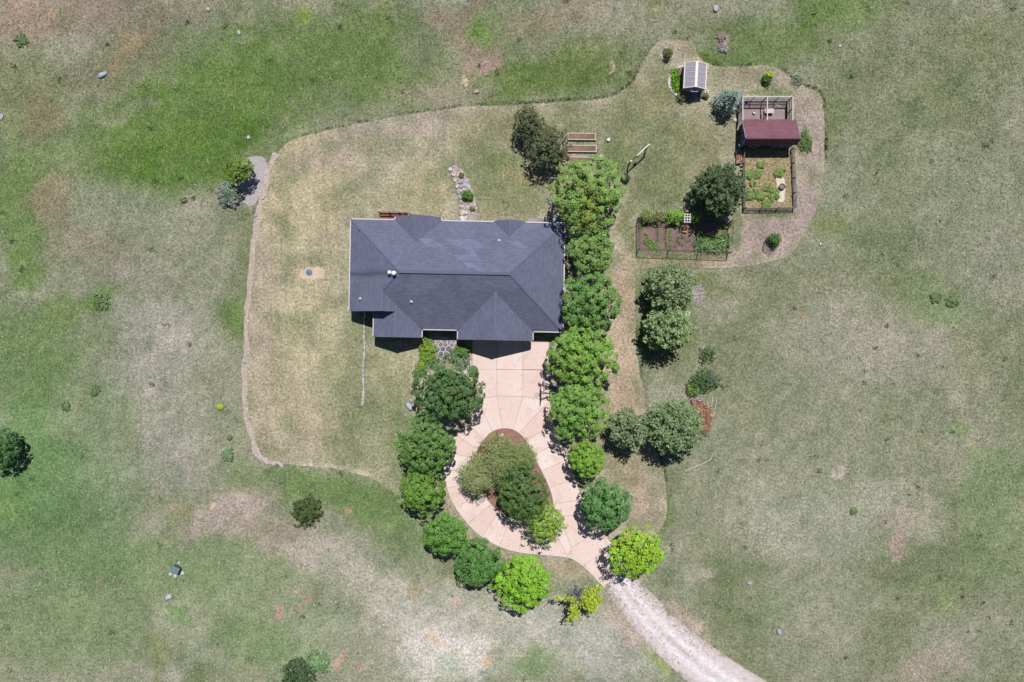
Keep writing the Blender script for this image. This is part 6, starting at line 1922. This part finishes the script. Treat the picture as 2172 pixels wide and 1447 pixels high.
for zq, rr_ in ((.05, .62), (.35, .64), (.7, .66)): m.tube([(rr_ * math.cos(a), rr_ * math.sin(a), zq) for a in np.linspace(0, 6.283, 25)], [.022] * 25, 5, False)
m.build('hoops', plain('pale_wire', alb(190, 196, 180), .5, .1, 5), t, kind='stuff')
m = MB()
for i in range(10):
    a = i * .628; m.beam((.62 * math.cos(a), .62 * math.sin(a), -.03), (.66 * math.cos(a), .66 * math.sin(a), .72), .02)
m.build('uprights', plain('pale_wire', alb(190, 196, 180), .5, .1, 5), t, kind='stuff')
shrub(1708, 302, 14, .3, C_(100, 122, 66), 'low green weeds right of the maroon shed', 471, 'weed_clump', 'plant', .15, .2, gap=.35, sy=1.5)
shrub(1530, 78, 10, .22, C_(160, 144, 140), 'pinkish dry flowering bush in the grass, upper of two above the pen', 472, 'dry_bush', 'shrub', .12, .12, gap=.5)
shrub(1536, 103, 11, .22, C_(158, 154, 158), 'greyish dry bush in the grass, lower of two above the pen', 473, 'dry_bush', 'shrub', .12, .12, gap=.5)
rock(1538, 98, 3.6, 'white stone lying between the two dry bushes above the pen', 67, (226, 222, 232), .6)
shrub(467, 863, 5, .3, C_(176, 190, 60), 'tiny bright yellow flowering plant outside the left lawn edge', 474, 'flower_clump', 'plant', .12, .12)
shrub(487, 928, 5, .35, C_(108, 134, 96), 'small dark weed with white flowers below the yellow plant', 475, 'flower_clump', 'plant', .12, .13, gap=.2)
shrub(483, 965, 12, .4, C_(124, 148, 118), 'low grey-green weed just outside the lower left lawn corner', 476, 'weed_clump', 'plant', .15, .18, gap=.3)
for i, (px, py, r, lab) in enumerate([(1810, 1085, 7, 'dark green weed clump in the pale lower right meadow'), (1985, 632, 12, 'broad leafy weed clump in the middle of the right meadow'), (2020, 640, 11, 'leafy weed clump with white flowers in the right meadow'), (215, 640, 18, 'tufted light green clump in the left meadow'), (140, 862, 9, 'ragged dark weed in the left meadow, above the edge tree'), (200, 828, 10, 'low dark weed patch in the left meadow'), (45, 85, 12, 'leafy weed patch near the upper left corner'), (390, 425, 6, 'small dark weed below the green bank on the left')]):
    shrub(px, py, r, .22, C_(112, 134, 92), lab, 480 + i, 'weed_clump', 'plant', .15, .15, 'weed clumps in the meadow', gap=.55)
for i, (px, py, r, c, lab, e) in enumerate([(217, 159.5, 8.5, (206, 208, 224), 'flat pale rock alone in the upper left meadow', 1.5), (527, 292, 4, (214, 212, 228), 'small white rock above the shrub bed on the left', .9), (441, 20, 5, (206, 202, 200), 'pale rock near the top edge, left of centre', 1.1), (507, 69, 4, (200, 204, 206), 'small grey rock in the grass below the top edge', .9), (357, 1267, 7, (214, 208, 220), 'light rock in the meadow below the green utility box', 1.2), (1010, 195, 6, (196, 184, 166), 'tan rock in the grass above the lawn edge', 1.1), (1518, 18, 7, (206, 198, 200), 'pale rough rock at the top edge above the greenhouse', .9), (1740, 517, 2.6, (240, 240, 240), 'tiny white stone in the grass right of the caged bush', .8), (1653, 1340, 6, (192, 192, 208), 'bluish white flowering rock spot in the lower right meadow', 1.0), (1782, 98, 2.6, (236, 236, 240), 'tiny white stone in the upper right meadow', 1.0), (3, 248, 5, (190, 192, 200), 'grey rock cut by the left edge of the picture', .8), (726, 1212, 3, (224, 222, 214), 'tiny white rock in the lower middle meadow', .8), (1590, 1237, 5, (196, 188, 190), 'pale flat rock in the meadow right of the gravel road', 1.1)]):
    rock(px, py, r, lab, 600 + i, c, .45, el=e, an=random.uniform(-.5, .5))

# utility box
x, y = W(373, 1208, .4)
t = thing('utility_box', 'small green metal utility box on stones in the lower left meadow', 'utility box', (x, y, 0), rad(-25))
GRB = plain('green_utility_paint', alb(112, 138, 144), .5, .08, 5)
MB().box(-.44, .44, -.36, .36, 0, .62).build('body', plain('dark_green_utility_paint', alb(70, 96, 92), .5, .1, 5), t, bevel=.03)
v = [(-.48, -.4, .63), (.48, -.4, .58), (.48, .4, .63), (-.48, .4, .68)]
MB().box(-.48, .48, -.4, .4, .625, .69).build('lid', GRB, t, bevel=.02)
MB().box(-.02, .02, -.405, -.36, .3, .42).build('latch', GREYM, t)
for i, (px, py, r, lab) in enumerate([(380, 1194, 3.6, 'white stone above the green utility box'), (361, 1218, 4, 'white stone left below the green utility box'), (372, 1222, 4.4, 'white stone directly below the green utility box'), (387, 1216, 4.4, 'white stone right of the green utility box')]):
    rock(px, py, r, lab, 620 + i, (222, 220, 218), .5)

# brush pile and poles by the big pine
bp_ = thing('brush_pile', 'heap of orange-brown dead branches right of the large pine', 'brush pile', (*W(1490, 882), 0))
rg = np.random.default_rng(55)
m1, m2 = MB(), MB()
outline = [(1466, 850), (1482, 845), (1498, 856), (1510, 872), (1508, 900), (1500, 915), (1488, 922), (1482, 905), (1476, 880)]
for i in range(430):
    while True:
        px, py = rg.uniform(1464, 1512), rg.uniform(844, 924)
        if inpoly(np.array([px]), np.array([py]), outline)[0]: break
    x, y = W(px, py); x -= bp_.location.x; y -= bp_.location.y
    a = rg.normal(-1.15, .6); L_ = rg.uniform(.3, 1.0); z = rg.uniform(.05, .75)
    dx, dy = math.cos(a) * L_ / 2, math.sin(a) * L_ / 2
    (m1 if i % 5 < 2 else m2).tube([(x - dx, y - dy, max(.02, z - .15)), (x + dx, y + dy, z + .1)], [rg.uniform(.02, .04), .012], 4, False)
m1.build('brown_branches', plain('orange_dead_needles', alb(226, 166, 122), .85, .3, 7), bp_, kind='stuff')
m2.build('grey_branches', plain('grey_dead_bark', alb(150, 146, 160), .9, .2, 8), bp_, kind='stuff')
n_ = 900
c0 = np.array([W(*p) for p in outline]).mean(0)
pos = []
while len(pos) < n_:
    px, py = rg.uniform(1464, 1510), rg.uniform(848, 914)
    if inpoly(np.array([px]), np.array([py]), outline)[0]:
        x, y = W(px, py); pos.append((x - bp_.location.x, y - bp_.location.y, rg.uniform(.2, .85)))
pos = np.array(pos)
cc = np.array([C_(236, 150, 92), C_(206, 130, 92), C_(232, 206, 184)])[rg.integers(0, 3, n_)] * rg.uniform(.7, 1.25, (n_, 1))
link('dead_needles', leaves_mesh('dead_needles', pos, norm(rg.normal(0, .6, (n_, 3)) + np.array([0, 0, 1])), rg.normal(0, 1, (n_, 3)), rg.uniform(.12, .3, n_), rg.uniform(.04, .1, n_), cc), LEAF, bp_)
PALEST = plain('bleached_stick', alb(222, 212, 206), .85, .12, 6)


def stick(pts, r, label, name='branch'):
    P = [V3(*p, .06) for p in pts]
    o0 = P[0].copy(); o0.z = 0
    o = MB().tube([p - o0 for p in P], [r] * (len(P) - 1) + [r * .4], 6).build(name, PALEST, None, loc=o0)
    return tag(o, label, 'branch')


stick([(1452, 1000), (1470, 992), (1490, 984), (1506, 975), (1517, 957)], .05, 'long bleached branch lying alone in the meadow below the brush pile')
stick([(1512, 842), (1509, 862), (1506, 880)], .05, 'left of two pale poles leaning at the right of the brush pile')
stick([(1520, 845), (1517, 865), (1512, 884), (1508, 900)], .045, 'right of two pale poles leaning at the right of the brush pile')
stick([(1502, 912), (1496, 920), (1488, 926)], .04, 'short pale branch at the foot of the brush pile')
stick([(1468, 627), (1478, 625), (1489, 623)], .06, 'white pipe lying on the bare grey spot right of the paired pines', 'pipe')['category'] = 'pipe'
o = MB().box(-.42, .42, -.3, .3, 0, .07).build('bleached_board', PALEST, None, loc=(*W(1456, 665.5), .02)); o.rotation_euler = (.05, .04, -.12)
tag(o, 'pale weathered board in the grass right of the paired pines', 'board')
rock(1470, 934, 8, 'pale grey rock beside the brush pile at the foot of the large pine', 68, (200, 198, 206), .4, el=1.2)
rock(1478, 848, 6, 'light grey rock at the top of the brush pile', 69, (196, 196, 212), .5, el=1.3)
